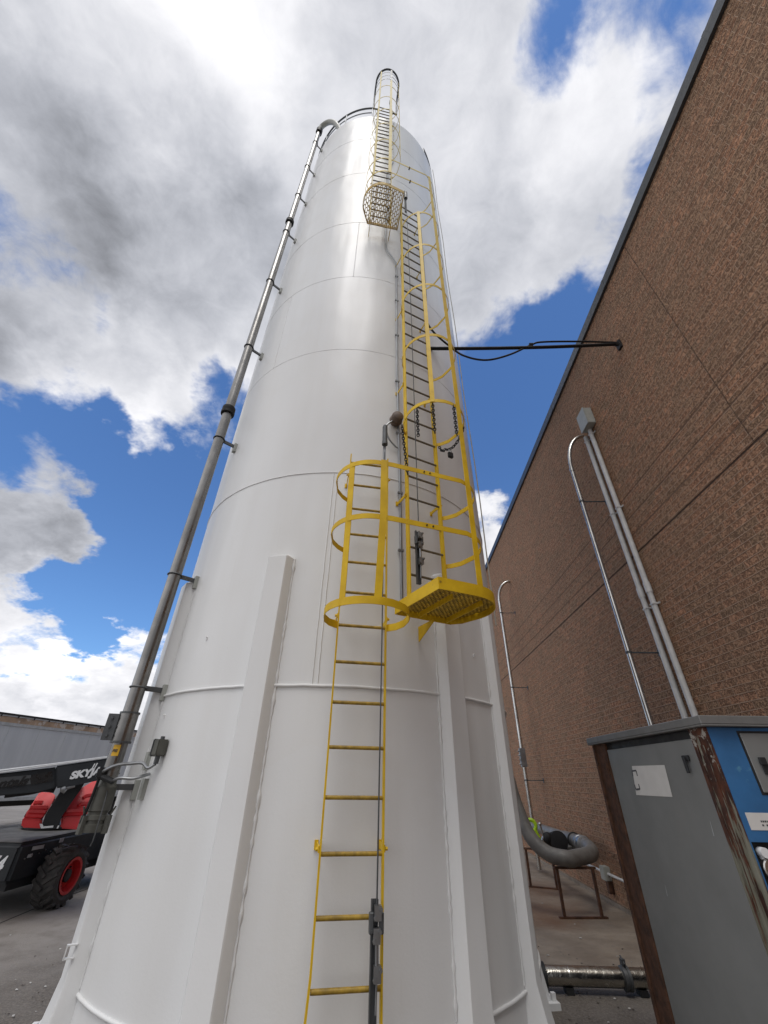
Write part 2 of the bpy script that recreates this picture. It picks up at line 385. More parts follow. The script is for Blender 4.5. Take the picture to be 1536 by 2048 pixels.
def mat_slab():
    mt, q, bs = new_mat('stained_concrete')
    p = q.n('ShaderNodeNewGeometry').outputs['Position']
    cc = q.mix(q.map(q.noise(p, 1.1, 6, 0.6), 0.35, 0.7), (0.18, 0.142, 0.105), (0.29, 0.240, 0.185))
    cc = q.mix(q.map(q.noise(p, 6, 6, 0.65), 0.5, 0.8, 0, 0.6), cc, (0.105, 0.085, 0.066))
    for c, r in (((2.55, 9.6, GZ), 1.1), ((2.7, 11.2, GZ), 1.3), ((2.3, 8.9, GZ), 0.7)):
        d = q.vmath('DISTANCE', q.vmath('ADD', p, q.vmath('SCALE', q.noise(p, 1.6, 4, 0.6, 0, 'Color'), scale=0.9)), (c[0] + 0.45, c[1] + 0.45, c[2] + 0.45))
        cc = q.mix(q.map(d, r, r * 0.1, 0, 0.75), cc, (0.125, 0.058, 0.022))
    cc = q.mix(q.map(q.noise(p, 30, 4, 0.7), 0.66, 0.72, 0, 0.6), cc, (0.06, 0.05, 0.04))
    q.link(cc, bs.inputs['Base Color']); q.link(q.map(q.noise(p, 3, 4), 0.3, 0.7, 0.55, 0.85), bs.inputs['Roughness'])
    bn = q.n('ShaderNodeBump'); bn.inputs['Distance'].default_value = 0.004; q.link(q.noise(p, 60, 5, 0.6), bn.inputs['Height']); q.link(bn.outputs[0], bs.inputs['Normal'])
    return mt
def mat_peeled():
    """steel post, red-brown rust with strips of old paint left on it"""
    mt, q, bs = new_mat('rust_and_peeling_paint')
    p = q.n('ShaderNodeNewGeometry').outputs['Position']
    mp = q.n('ShaderNodeMapping'); q.link(p, mp.inputs[0]); mp.inputs['Scale'].default_value = (16, 16, 1.6)
    nz = q.noise(mp.outputs[0], 2.2, 6, 0.6)
    sep = q.n('ShaderNodeSeparateXYZ'); q.link(p, sep.inputs[0])
    low = q.map(sep.outputs[2], 1.75, 0.9, -0.02, 0.17)
    th = q.math('ADD', nz, low)
    rust = q.mix(q.map(q.noise(p, 14, 5, 0.6), 0.35, 0.7), (0.030, 0.009, 0.005), (0.105, 0.032, 0.013))
    cc = q.mix(q.map(th, 0.58, 0.62), rust, q.mix(q.map(nz, 0.4, 0.7), (0.11, 0.105, 0.072), (0.21, 0.205, 0.165)))
    topb = q.map(sep.outputs[2], 1.55, 1.88, 0.0, 0.13)
    cc = q.mix(q.map(q.math('ADD', q.noise(p, 26, 5, 0.7), topb), 0.665, 0.70), cc, (0.33, 0.31, 0.28))
    q.link(cc, bs.inputs['Base Color']); bs.inputs['Roughness'].default_value = 0.75
    bn = q.n('ShaderNodeBump'); bn.inputs['Distance'].default_value = 0.006; q.link(th, bn.inputs['Height']); q.link(bn.outputs[0], bs.inputs['Normal'])
    return mt
def mat_trailer():
    mt, q, bs = new_mat('weathered_trailer_side')
    p = q.n('ShaderNodeNewGeometry').outputs['Position']
    mp = q.n('ShaderNodeMapping'); q.link(p, mp.inputs[0]); mp.inputs['Scale'].default_value = (2.2, 2.2, 0.35)
    cc = q.mix(q.map(q.noise(mp.outputs[0], 1.5, 6, 0.6), 0.35, 0.7), (0.44, 0.465, 0.49), (0.50, 0.525, 0.545))
    cc = q.mix(q.map(q.noise(mp.outputs[0], 6.0, 5, 0.65), 0.62, 0.75, 0, 0.3), cc, (0.33, 0.36, 0.39))
    q.link(cc, bs.inputs['Base Color']); bs.inputs['Roughness'].default_value = 0.5
    return mt
def mat_stainless(name, rough, col=(0.52, 0.51, 0.49), wr=0.0, wscale=30):
    mt, q, bs = new_mat(name)
    p = q.n('ShaderNodeNewGeometry').outputs['Position']
    q.link(q.mix(q.map(q.noise(p, 3, 6, 0.6), 0.35, 0.7), tuple(c * 0.72 for c in col), col), bs.inputs['Base Color'])
    bs.inputs['Metallic'].default_value = 1.0
    q.link(q.map(q.noise(p, 7, 4), 0.3, 0.7, rough * 0.8, rough * 1.25), bs.inputs['Roughness'])
    if wr:
        bn = q.n('ShaderNodeBump'); bn.inputs['Distance'].default_value = wr; q.link(q.noise(p, wscale, 3, 0.5, 0.6), bn.inputs['Height']); q.link(bn.outputs[0], bs.inputs['Normal'])
    return mt

M_silo = mat_silo(); M_yel = mat_yellow(); M_brick = mat_brick(); M_ground = mat_ground(); M_slab = mat_slab()
M_peel = mat_peeled(); M_trail = mat_trailer()
M_pipe = mat_stainless('brushed_steel_pipe', 0.30, (0.25, 0.243, 0.233))
M_chrome = mat_stainless('crinkled_steel_sleeve', 0.24, (0.55, 0.53, 0.48), 0.004, 16)
M_galv = mat_stainless('galvanised_steel', 0.48, (0.36, 0.37, 0.38))
M_emt = mat_stainless('bright_steel_conduit', 0.25, (0.62, 0.61, 0.58))
M_black = simple('black_rubber', (0.016, 0.016, 0.017), 0.6, bump=0.002, spec=0.25)
M_dark = simple('dark_painted_steel', (0.028, 0.029, 0.031), 0.5, spec=0.25)
M_dgrey = simple('dark_grey_steel', (0.10, 0.105, 0.11), 0.5, 0.4)
M_rung = simple('dulled_yellow_steel', (0.44, 0.28, 0.03), 0.5, var=0.25, scale=20)
M_rungup = simple('shaded_rung_steel', (0.20, 0.165, 0.11), 0.55, var=0.25, scale=20)  # rungs seen from below, their shade put into the base colour
M_grate = simple('worn_yellow_grating', (0.55, 0.35, 0.03), 0.6, var=0.3, scale=14)
M_rustf = simple('rusty_yellow_frame', (0.54, 0.34, 0.03), 0.65, var=0.3, scale=10)
M_pvc = simple('grey_white_conduit', (0.60, 0.60, 0.59), 0.45, var=0.08)
M_boxg = simple('grey_green_box', (0.36, 0.37, 0.34), 0.45, var=0.06)
M_cop = simple('dark_coping_metal', (0.050, 0.055, 0.060), 0.4)
M_rust = simple('rusty_steel', (0.105, 0.045, 0.022), 0.8, var=0.3, scale=12, bump=0.003, bscale=40)
M_grayp = simple('grey_cabinet_paint', (0.19, 0.195, 0.192), 0.45, var=0.06, scale=2.5, spots=(30, 0.72, (0.23, 0.23, 0.23)))
M_roofm = simple('grey_roof_sheet', (0.155, 0.155, 0.152), 0.5, var=0.08)
M_blue = simple('blue_cabinet_paint', (0.036, 0.15, 0.35), 0.5, var=0.16, scale=3, spots=(9, 0.60, (0.075, 0.22, 0.36)))
M_white = simple('white_label_stock', (0.62, 0.61, 0.59), 0.5, var=0.04)
M_ink = simple('dark_print', (0.06, 0.06, 0.065), 0.6)
M_red = simple('red_cowl_plastic', (0.76, 0.040, 0.046), 0.42, var=0.1, scale=3, coat=0.15)
M_redrim = simple('red_rim_paint', (0.50, 0.018, 0.020), 0.5, var=0.12)
M_navy = simple('charcoal_machine_paint', (0.024, 0.027, 0.031), 0.58, var=0.15, scale=3, spec=0.3)
M_deck = simple('dusty_deck', (0.115, 0.112, 0.108), 0.85, var=0.2, scale=4, spec=0.15)
M_coup = simple('olive_grey_coupling', (0.105, 0.105, 0.092), 0.5, 0.3)
M_tyre = simple('dusty_tyre_rubber', (0.030, 0.029, 0.028), 0.8, col2=(0.055, 0.05, 0.046), scale=9, bump=0.003, bscale=30)
M_duct = simple('dusty_grey_hose', (0.165, 0.158, 0.148), 0.55, var=0.15, scale=6, bump=0.003, bscale=25)
M_lime = simple('lime_plastic', (0.42, 0.66, 0.02), 0.45, var=0.1)
M_tag = simple('yellow_sticker', (0.72, 0.42, 0.03), 0.5, var=0.06)
M_wood = simple('rust_streaked_rail', (0.44, 0.31, 0.21), 0.7, var=0.2, scale=2.0, spots=(3.0, 0.52, (0.50, 0.45, 0.40)))
M_paler = simple('pale_rail', (0.42, 0.44, 0.45), 0.5)
M_brown = simple('brown_sensor_paint', (0.15, 0.105, 0.080), 0.55, var=0.15)
M_sticker = simple('white_lettering', (0.70, 0.71, 0.72), 0.4, var=0.03)
M_letter = simple('black_lettering', (0.006, 0.006, 0.007), 0.3)
M_patch = simple('grey_patch_vinyl', (0.085, 0.09, 0.095), 0.4)
M_rope = simple('pale_rope', (0.46, 0.44, 0.38), 0.8)
M_chip = simple('paint_chips', (0.60, 0.59, 0.57), 0.6)
M_grit = simple('grit', (0.13, 0.11, 0.095), 0.9, var=0.3, scale=30)
M_joint = simple('joint_filler', (0.030, 0.027, 0.024), 0.9)

# ------------------------------------------------------------------ ground
bm = B(); s = 600
vv = [bm.verts.new((x, y, GZ)) for x, y in ((-s, -s), (s, -s), (s, s), (-s, s))]; bm.faces.new(vv)
setting('ground', bm, M_ground)
bm = B()
pts = [(1.3, 7.05), (W_X - 0.002, 6.75), (W_X - 0.002, 26), (0.2, 26), (0.2, 9.0)]
bm.faces.new([bm.verts.new((x, y, GZ + 0.004)) for x, y in pts])
setting('concrete_apron', bm, M_slab)
bm = B()
for a, b in ((on_z((-60, 1872)), on_z((90, 1809))), (on_z((90, 1809)), on_z((230, 1758))), (on_z((-80, 1668)), on_z((60, 1640)))):
    a = Vector((a.x, a.y, GZ + 0.004)); b = Vector((b.x, b.y, GZ + 0.004)); d = (b - a).normalized(); n = Vector((-d.y, d.x, 0)) * 0.014
    bm.faces.new([bm.verts.new(p) for p in (a - n, b - n, b + n, a + n)])
setting('paving_joint', bm, M_joint)
bm = B(); bm2 = B()
def chip(b_, x, y, r, z=GZ + 0.006):
    n = random.randint(4, 6); ph = random.random() * 6; st = random.uniform(0.4, 1)
    pts = [Vector((x + r * math.cos(ph + i * 6.283 / n) * random.uniform(0.6, 1.2), y + r * st * math.sin(ph + i * 6.283 / n) * random.uniform(0.6, 1.2), z + random.uniform(0, r * 0.3))) for i in range(n)]
    prism(b_, pts, (0, 0, max(0.003, r * random.uniform(0.15, 0.45))))
for _ in range(110):
    a = random.uniform(0, 6.283); rr = 2.15 + random.expovariate(0.55)
    x, y = -0.794 + rr * math.sin(a), 5.725 - rr * math.cos(a)
    if x < W_X - 0.1 and y > 1.5: chip(bm, x, y, random.choice((0.006, 0.008, 0.012, 0.02)))
for p in ((20, 1872), (120, 1900), (60, 1968), (25, 2035), (90, 1975), (1230, 2000), (1260, 2020), (1235, 1915), (1085, 1808), (1150, 1850)):
    v = on_z(p); chip(bm, v.x, v.y, 0.014)
for _ in range(900):
    a = random.uniform(0, 6.283); rr = 2.15 + random.expovariate(1.3)
    x, y = -0.794 + rr * math.sin(a), 5.725 - rr * math.cos(a)
    if x < W_X - 0.1: chip(bm2, x, y, random.uniform(0.004, 0.014), GZ + 0.005)
o = setting('paint_chips', bm, M_chip, None, 'stuff'); o = setting('grit', bm2, M_grit, None, 'stuff')

# ------------------------------------------------------------------ brick building
bld = thing('brick_building', 'long windowless brown brick building with a dark metal roof edge, beside the white silo', 'building', (W_X + 6, 12, GZ))
bm = B(); box(bm, (W_X, -9, GZ - 0.3), (W_X + 14, 42, W_TOP)); obj('wall', bm, M_brick, bld, None)
bm = B(); box(bm, (W_X - 0.05, -9.05, W_TOP), (W_X + 14, 42.05, W_TOP + 0.10)); box(bm, (W_X - 0.05, -9.05, W_TOP - 0.10), (W_X - 0.003, 42.05, W_TOP - 0.001))
for k in range(17): box(bm, (W_X - 0.054, -8 + k * 3, W_TOP - 0.102), (W_X - 0.0505, -7.95 + k * 3, W_TOP + 0.102))
obj('coping', bm, M_cop, bld, None)
bm = B(); box(bm, (W_X - 0.035, 6.6, GZ), (W_X - 0.002, 41.9, GZ + 0.06)); obj('foot_curb', bm, M_slab, bld, None)

# ------------------------------------------------------------------ silo
SC = Vector((-0.7944, 5.7251, 0)); SR = 2.10; S_TOP = 18.5; S_BOT = GZ + 0.03
def cy(th, r, z):
    t = R_(th); return Vector((SC.x + r * math.sin(t), SC.y - r * math.cos(t), z))
silo = thing('silo', 'tall glossy white cylindrical steel silo with vertical box ribs round its foot', 'silo', (SC.x, SC.y, GZ))
WELDS = [0.27, 2.24, 4.54, 6.87, 8.95, 11.12, 13.85, 16.4]
NSEG = 160
prof = [(SR, S_BOT)]
zz_ = S_BOT
for w in WELDS:
    prof += [(SR, w)]
prof += [(SR, S_TOP - 0.01), (SR - 0.012, S_TOP), (1.2, S_TOP + 0.34), (0.35, S_TOP + 0.6), (0.35, S_TOP + 0.75), (0.0, S_TOP + 0.76)]
bm = B(); lathe(bm, (SC.x, SC.y, 0), (0, 0, 1), prof, NSEG); shell = obj('shell', bm, M_silo, silo, 30)
for k, w in enumerate(WELDS):
    bm = B(); r = 0.013 if k < 2 else (0.006 if k == 2 else 0.0022)
    tube(bm, [cy(i * 2.25, SR + r * 0.35 + random.uniform(-0.001, 0.001), w + random.uniform(-0.002, 0.002)) for i in range(160)], r, 8, closed=True)
    obj('weld_seam', bm, M_silo, shell, 60)
for th, z0, z1 in ((1.9, 2.25, 4.53), (3.2, 2.25, 4.53), (26, 4.55, 6.86), (-32, 6.88, 8.94), (1.2, 8.96, 11.1), (28, 11.14, 13.8)):
    bm = B(); n = 24
    tube(bm, [cy(th + random.uniform(-0.04, 0.04), SR + 0.001, z0 + (z1 - z0) * i / n) for i in range(n + 1)], 0.005, 6)
    obj('weld_seam', bm, M_silo, shell, 60)
# vertical box ribs, flaring to an anchor foot
def rib(th, top, half=0.105, depth=0.10):
    bm = B(); t = R_(th); n = Vector((math.sin(t), -math.cos(t), 0)); u = Vector((math.cos(t), math.sin(t), 0)); c = Vector((SC.x, SC.y, 0))
    rows = [(GZ + 0.05, 0.20, half + 0.04), (0.02, 0.155, half + 0.02), (0.32, depth, half), (1.5, depth, half), (top - 0.02, depth, half), (top, depth - 0.03, half - 0.01)]
    rings = []
    for z, d, h in rows:
        f = 0.035
        hin = h + f; rin = math.sqrt(SR * SR - hin * hin) - 0.012
        rings.append([bm.verts.new(c + n * q_ + u * w_ + Vector((0, 0, z))) for w_, q_ in ((-hin, rin), (-h, SR + d - 0.012), (-h + 0.012, SR + d), (h - 0.012, SR + d), (h, SR + d - 0.012), (hin, rin))])
    for a, b in zip(rings, rings[1:]):
        for i in range(5): bm.faces.new((a[i], a[i + 1], b[i + 1], b[i]))
        bm.faces.new((a[5], a[0], b[0], b[5]))
    bm.faces.new(rings[0][::-1]); bm.faces.new(rings[-1])
    o = obj('rib', bm, M_silo, silo, 30)
    bm = B()      # rough fillet weld down each flank
    for sgn in (-1, 1):
        path = []; sc_ = []; nn = int((top - 0.3) / 0.035)
        for i in range(nn + 1):
            z = 0.3 + (top - 0.32) * i / nn; h = half + 0.035
            path.append(c + n * (math.sqrt(SR * SR - h * h) + 0.003) + u * (sgn * (h + random.uniform(-0.002, 0.002))) + Vector((0, 0, z))); sc_.append(random.choice((0.7, 0.9, 1.0, 1.2, 1.7)) if random.random() < 0.55 else 0.75)
        tube(bm, path, 0.010, 6, scale=sc_)
    obj('fillet_weld', bm, M_silo, o, 60)
    bm = B(); obox(bm, c + n * (SR + 0.11) + Vector((0, 0, GZ + 0.02)), u, n, Vector((0, 0, 1)), half + 0.10, 0.15, 0.028)
    for sgn in (-1, 1):
        obox(bm, c + n * (SR + 0.225) + u * (sgn * (half + 0.035)) + Vector((0, 0, GZ + 0.075)), u, n, Vector((0, 0, 1)), 0.02, 0.02, 0.028)
    obj('anchor_plate', bm, M_silo, o, 30)
    return o
for th, top in ((-10.3, 3.45), (37.4, 3.42), (-49.5, 3.45), (-77.0, 3.15), (100, 3.4), (140, 3.4), (180, 3.4), (-140, 3.4), (-110, 3.4)): rib(th, top)
rib(59.0, 3.42, 0.07, 0.08)
# small pulled lugs and patches on the shell
for p in ((415, 1275), (947, 1309), (330, 1430), (690, 1060)):
    d = ray(*p); # nearest hit on the shell
    a = d.x ** 2 + d.y ** 2; b_ = -2 * (d.x * SC.x + d.y * SC.y); c_ = SC.x ** 2 + SC.y ** 2 - SR ** 2
    tt = (-b_ - math.sqrt(b_ * b_ - 4 * a * c_)) / (2 * a); P = CAM + d * tt; n = Vector((P.x - SC.x, P.y - SC.y, 0)).normalized()
    bm = B(); rod(bm, P - n * 0.004, P + n * 0.018, 0.010, 8, 0.004); obox(bm, P + Vector((0, 0, -0.015)), Vector((-n.y, n.x, 0)), n, Vector((0, 0, 1)), 0.008, 0.010, 0.01)
    obj('lug', bm, M_silo, silo, 40)
def on_shell(p, r=SR):
    d = ray(*p); a = d.x ** 2 + d.y ** 2; b_ = -2 * (d.x * SC.x + d.y * SC.y); c_ = SC.x ** 2 + SC.y ** 2 - r ** 2
    disc = b_ * b_ - 4 * a * c_
    tt = (-b_ - math.sqrt(max(disc, 0))) / (2 * a); return CAM + d * tt
# torn lifting clip on the edge of the left rib
c = at_dist((131, 1905), 4.86); u_ = Vector((0.88, 0.47, 0)); n_ = Vector((-0.47, 0.88, 0))
bm = B(); obox(bm, c, u_, n_, UP, 0.004, 0.015, 0.04); obox(bm, c + u_ * 0.03 + UP * 0.037, u_, n_, UP, 0.035, 0.015, 0.004); obox(bm, c + u_ * 0.03 - UP * 0.033, u_, n_, UP, 0.035, 0.015, 0.004)
obj('clip', bm, M_silo, silo, 30)
# roof handrail
rail = thing('roof_guardrail', 'dark curved guardrail round the roof edge of the white silo', 'guardrail', cy(-40, SR - 0.05, S_TOP))
bm = B(); tube(bm, [cy(t, SR - 0.03, S_TOP + 1.02) for t in range(2, -131, -3)], 0.026, 10); obj('top_rail', bm, M_dgrey, rail)
bm = B(); tube(bm, [cy(t, SR - 0.03, S_TOP + 0.52) for t in range(2, -131, -3)], 0.016, 8); obj('middle_rail', bm, M_galv, rail)
for t in (2, -22, -46, -70, -94, -118):
    bm = B(); rod(bm, cy(t, SR - 0.03, S_TOP - 0.02), cy(t, SR - 0.03, S_TOP + 1.0), 0.02, 8); obj('post', bm, M_galv, rail)
rail2 = thing('roof_guardrail', 'dark guardrail section along the right roof edge of the silo, mostly hidden', 'guardrail', cy(60, SR - 0.05, S_TOP))
bm = B(); tube(bm, [cy(t, SR - 0.03, S_TOP + 0.55) for t in range(56, 96, 4)], 0.022, 8); obj('top_rail', bm, M_dgrey, rail2)
for t in (56, 74, 92):
    bm = B(); rod(bm, cy(t, SR - 0.03, S_TOP - 0.02), cy(t, SR - 0.03, S_TOP + 0.55), 0.018, 8); obj('post', bm, M_galv, rail2)

# ------------------------------------------------------------------ ladders
LR = SR + 0.195
class LF:
    def __init__(s, th):
        t = R_(th); s.th = th; s.n = Vector((math.sin(t), -math.cos(t), 0)); s.u = Vector((math.cos(t), math.sin(t), 0)); s.o = Vector((SC.x, SC.y, 0)) + s.n * LR
    def p(s, lat, out, z): return s.o + s.u * lat + s.n * out + Vector((0, 0, z))
LA, LM = LF(12.2), LF(28.4)
HW = 0.21
def rails(t, F, z0, z1, mat, ext=None):
    for sgn in (-1, 1):
        bm = B(); obox(bm, F.p(sgn * HW, 0, (z0 + z1) / 2), F.u, F.n, UP, 0.006, 0.034, (z1 - z0) / 2)
        obj('rail', bm, mat, t, 30)
def rungs(t, F, zs, mat, r=0.0125):
    for z in zs:
        bm = B(); rod(bm, F.p(-HW + 0.006, 0.002, z), F.p(HW - 0.006, 0.002, z), r, 10)
        obj('rung', bm, mat, t, 60)
def brackets(t, F, zs, mat):
    for z in zs:
        for sgn in (-1, 1):
            bm = B(); lat = sgn * (HW + 0.012)
            rin = math.sqrt(SR * SR - lat * lat) - LR
            obox(bm, F.p(lat, (rin - 0.02) / 2, z), F.u, F.n, UP, 0.004, (0.02 - rin) / 2 + 0.01, 0.019)
            obox(bm, F.p(lat + sgn * 0.006, rin + 0.004, z), F.u, F.n, UP, 0.014, 0.006, 0.028)
            rod(bm, F.p(lat + sgn * 0.006, 0.0, z), F.p(lat + sgn * 0.02, 0.0, z), 0.012, 6)
            obj('bracket', bm, mat, t, 30)
def arc(F, a0, a1, z, r=0.352, c=0.305, n=14):
    """angles in degrees: -90 left, 0 straight out, 90 right"""
    return [F.p(r * math.sin(R_(a0 + (a1 - a0) * i / n)), c + r * math.cos(R_(a0 + (a1 - a0) * i / n)), z) for i in range(n + 1)]
def left_leg(F, z): return [F.p(-HW - 0.008, 0.0, z), F.p(-0.27, 0.05, z), F.p(-0.325, 0.14, z)]
def right_leg(F, z): return [F.p(0.325, 0.14, z), F.p(0.27, 0.05, z), F.p(HW + 0.008, 0.0, z)]
def full_hoop(F, z): return left_leg(F, z) + arc(F, -90, 90, z) + right_leg(F, z)
HH = 0.050

# --- lower ladder
low = thing('caged_ladder', 'lowest yellow ladder reaching the ground, with a short flared cage near its top', 'ladder', LA.p(0, 0, GZ))
for sgn in (-1, 1):
    bm = B()
    path = [LA.p(sgn * HW, 0, 4.64), LA.p(sgn * HW, 0, 0.62)]
    path += [LA.p(sgn * HW - (0.02 if sgn < 0 else 0), 0.01, 0.30), LA.p(sgn * HW - (0.05 if sgn < 0 else 0), 0.02, -0.03), LA.p(sgn * HW - (0.07 if sgn < 0 else 0), 0.02, GZ + 0.005)]
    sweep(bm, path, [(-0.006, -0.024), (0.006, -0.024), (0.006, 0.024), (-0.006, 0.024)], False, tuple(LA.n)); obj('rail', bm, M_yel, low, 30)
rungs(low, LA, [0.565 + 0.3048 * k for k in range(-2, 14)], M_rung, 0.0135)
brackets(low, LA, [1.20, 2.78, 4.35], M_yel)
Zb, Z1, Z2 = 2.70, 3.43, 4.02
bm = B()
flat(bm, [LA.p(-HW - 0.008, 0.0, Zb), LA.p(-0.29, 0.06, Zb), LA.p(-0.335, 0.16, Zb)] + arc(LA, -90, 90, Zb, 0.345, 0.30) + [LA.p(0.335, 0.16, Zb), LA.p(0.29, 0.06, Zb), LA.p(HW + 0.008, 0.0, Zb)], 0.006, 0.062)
obj('cage_hoop', bm, M_yel, low, 30)
meet = {}
for z in (Z1, Z2):
    a = LA.p(0.05, 0.662, z); b = LM.p(0.05, 0.668, z); d = (b - a)
    mid = a + d * 0.52; meet[z] = (a, mid, b)
    bm = B(); flat(bm, left_leg(LA, z) + arc(LA, -90, 8, z) + [a + d * (0.1 + 0.42 * i / 3) for i in range(4)], 0.006, HH); obj('cage_hoop', bm, M_yel, low, 30)
    bm = B(); nrm = Vector((-d.y, d.x, 0)).normalized()
    bm.free()
    for k in (-0.03, 0.03):
        bm = B(); rod(bm, mid + d.normalized() * k - nrm * 0.012, mid + d.normalized() * k + nrm * 0.016, 0.008, 6); obj('bolt', bm, M_dark, low, 30)
def strap(t, pts, F, mat, w=0.05, name='cage_strap'):
    bm = B(); sweep(bm, pts, [(-w / 2, -0.003), (w / 2, -0.003), (w / 2, 0.003), (-w / 2, 0.003)], False, tuple(F)); obj(name, bm, mat, t, 30)
strap(low, [LA.p(-0.225, 0.572, Z2 + 0.03), LA.p(-0.225, 0.572, Z1), LA.p(-0.23, 0.555, Zb - 0.03)], (LA.n - LA.u * 0.6), M_yel)
strap(low, [LA.p(0.055, 0.666, Z2 + 0.03), LA.p(0.055, 0.666, Z1), LA.p(0.03, 0.638, Zb + 0.0)], LA.n, M_yel, 0.058)

# --- middle ladder
mid = thing('caged_ladder', 'long yellow caged ladder in the middle of the climb, between the two grating platforms', 'ladder', LM.p(0, 0, 2.87))
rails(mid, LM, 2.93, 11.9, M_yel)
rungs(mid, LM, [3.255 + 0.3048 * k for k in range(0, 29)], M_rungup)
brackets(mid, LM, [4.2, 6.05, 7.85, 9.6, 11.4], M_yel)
for z in (Z1, Z2):
    a, m_, b = meet[z]; d = b - a
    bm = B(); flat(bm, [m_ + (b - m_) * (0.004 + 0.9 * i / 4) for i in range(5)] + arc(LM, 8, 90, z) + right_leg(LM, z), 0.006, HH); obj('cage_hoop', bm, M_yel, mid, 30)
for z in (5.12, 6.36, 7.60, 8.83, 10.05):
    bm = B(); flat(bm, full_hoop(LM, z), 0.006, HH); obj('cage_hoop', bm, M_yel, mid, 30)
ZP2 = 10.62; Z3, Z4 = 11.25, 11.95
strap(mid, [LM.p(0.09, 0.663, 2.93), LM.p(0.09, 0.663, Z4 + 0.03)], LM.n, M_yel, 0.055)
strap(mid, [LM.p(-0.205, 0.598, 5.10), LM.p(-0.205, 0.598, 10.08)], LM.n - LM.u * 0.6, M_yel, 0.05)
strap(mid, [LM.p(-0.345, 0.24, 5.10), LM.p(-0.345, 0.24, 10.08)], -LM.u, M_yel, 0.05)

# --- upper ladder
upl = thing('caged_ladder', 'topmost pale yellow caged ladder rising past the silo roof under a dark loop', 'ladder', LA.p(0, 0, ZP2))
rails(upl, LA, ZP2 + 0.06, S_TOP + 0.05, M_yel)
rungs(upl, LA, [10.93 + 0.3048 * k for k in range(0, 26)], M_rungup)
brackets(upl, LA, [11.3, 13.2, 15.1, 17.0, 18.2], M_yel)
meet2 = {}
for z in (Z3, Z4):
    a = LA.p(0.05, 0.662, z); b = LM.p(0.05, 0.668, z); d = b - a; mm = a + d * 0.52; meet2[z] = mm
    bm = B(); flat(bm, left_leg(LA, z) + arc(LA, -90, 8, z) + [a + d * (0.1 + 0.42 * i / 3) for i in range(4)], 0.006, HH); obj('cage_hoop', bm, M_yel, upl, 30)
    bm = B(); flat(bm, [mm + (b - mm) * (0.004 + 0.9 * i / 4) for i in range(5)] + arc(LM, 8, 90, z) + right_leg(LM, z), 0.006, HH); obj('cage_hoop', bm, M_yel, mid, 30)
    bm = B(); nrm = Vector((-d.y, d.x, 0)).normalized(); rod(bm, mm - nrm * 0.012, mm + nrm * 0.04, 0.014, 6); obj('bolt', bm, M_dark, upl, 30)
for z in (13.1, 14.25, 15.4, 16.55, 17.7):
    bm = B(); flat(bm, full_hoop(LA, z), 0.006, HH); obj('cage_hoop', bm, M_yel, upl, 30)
for z in (18.45, 18.85, 19.25):
    bm = B(); flat(bm, arc(LA, -100, 100, z), 0.006, 0.035); obj('cage_hoop', bm, M_dgrey, upl, 30)
ZT = 19.62
bm = B()
tube(bm, smoothpath([LA.p(-0.35, -0.02, 18.35), LA.p(-0.352, 0.0, 19.0), LA.p(-0.353, 0.05, 19.45), LA.p(-0.353, 0.2, ZT)], 6) + arc(LA, -80, 80, ZT, 0.352, 0.305, 18) + smoothpath([LA.p(0.353, 0.2, ZT), LA.p(0.353, 0.05, 19.45), LA.p(0.352, 0.0, 19.0), LA.p(0.35, -0.02, 18.35)], 6), 0.026, 10)
obj('top_loop', bm, M_dgrey, upl)
bm = B()
for sgn in (-1, 1): rod(bm, LA.p(sgn * 0.35, -0.02, 18.36), LA.p(sgn * HW, -0.01, 18.36), 0.02, 8)
obj('loop_tie', bm, M_dgrey, upl)
strap(upl, [LA.p(0.06, 0.664, Z3 - 0.03), LA.p(0.06, 0.664, 18.3)], LA.n, M_yel, 0.058)
strap(upl, [LA.p(0.06, 0.664, 18.304), LA.p(0.06, 0.664, ZT)], LA.n, M_dgrey, 0.05)
strap(upl, [LA.p(-0.235, 0.575, Z3 - 0.03), LA.p(-0.235, 0.575, ZT)], LA.n - LA.u * 0.6, M_yel, 0.04)
strap(upl, [LA.p(0.33, 0.43, 13.0), LA.p(0.33, 0.43, ZT)], LA.u, M_yel, 0.045)

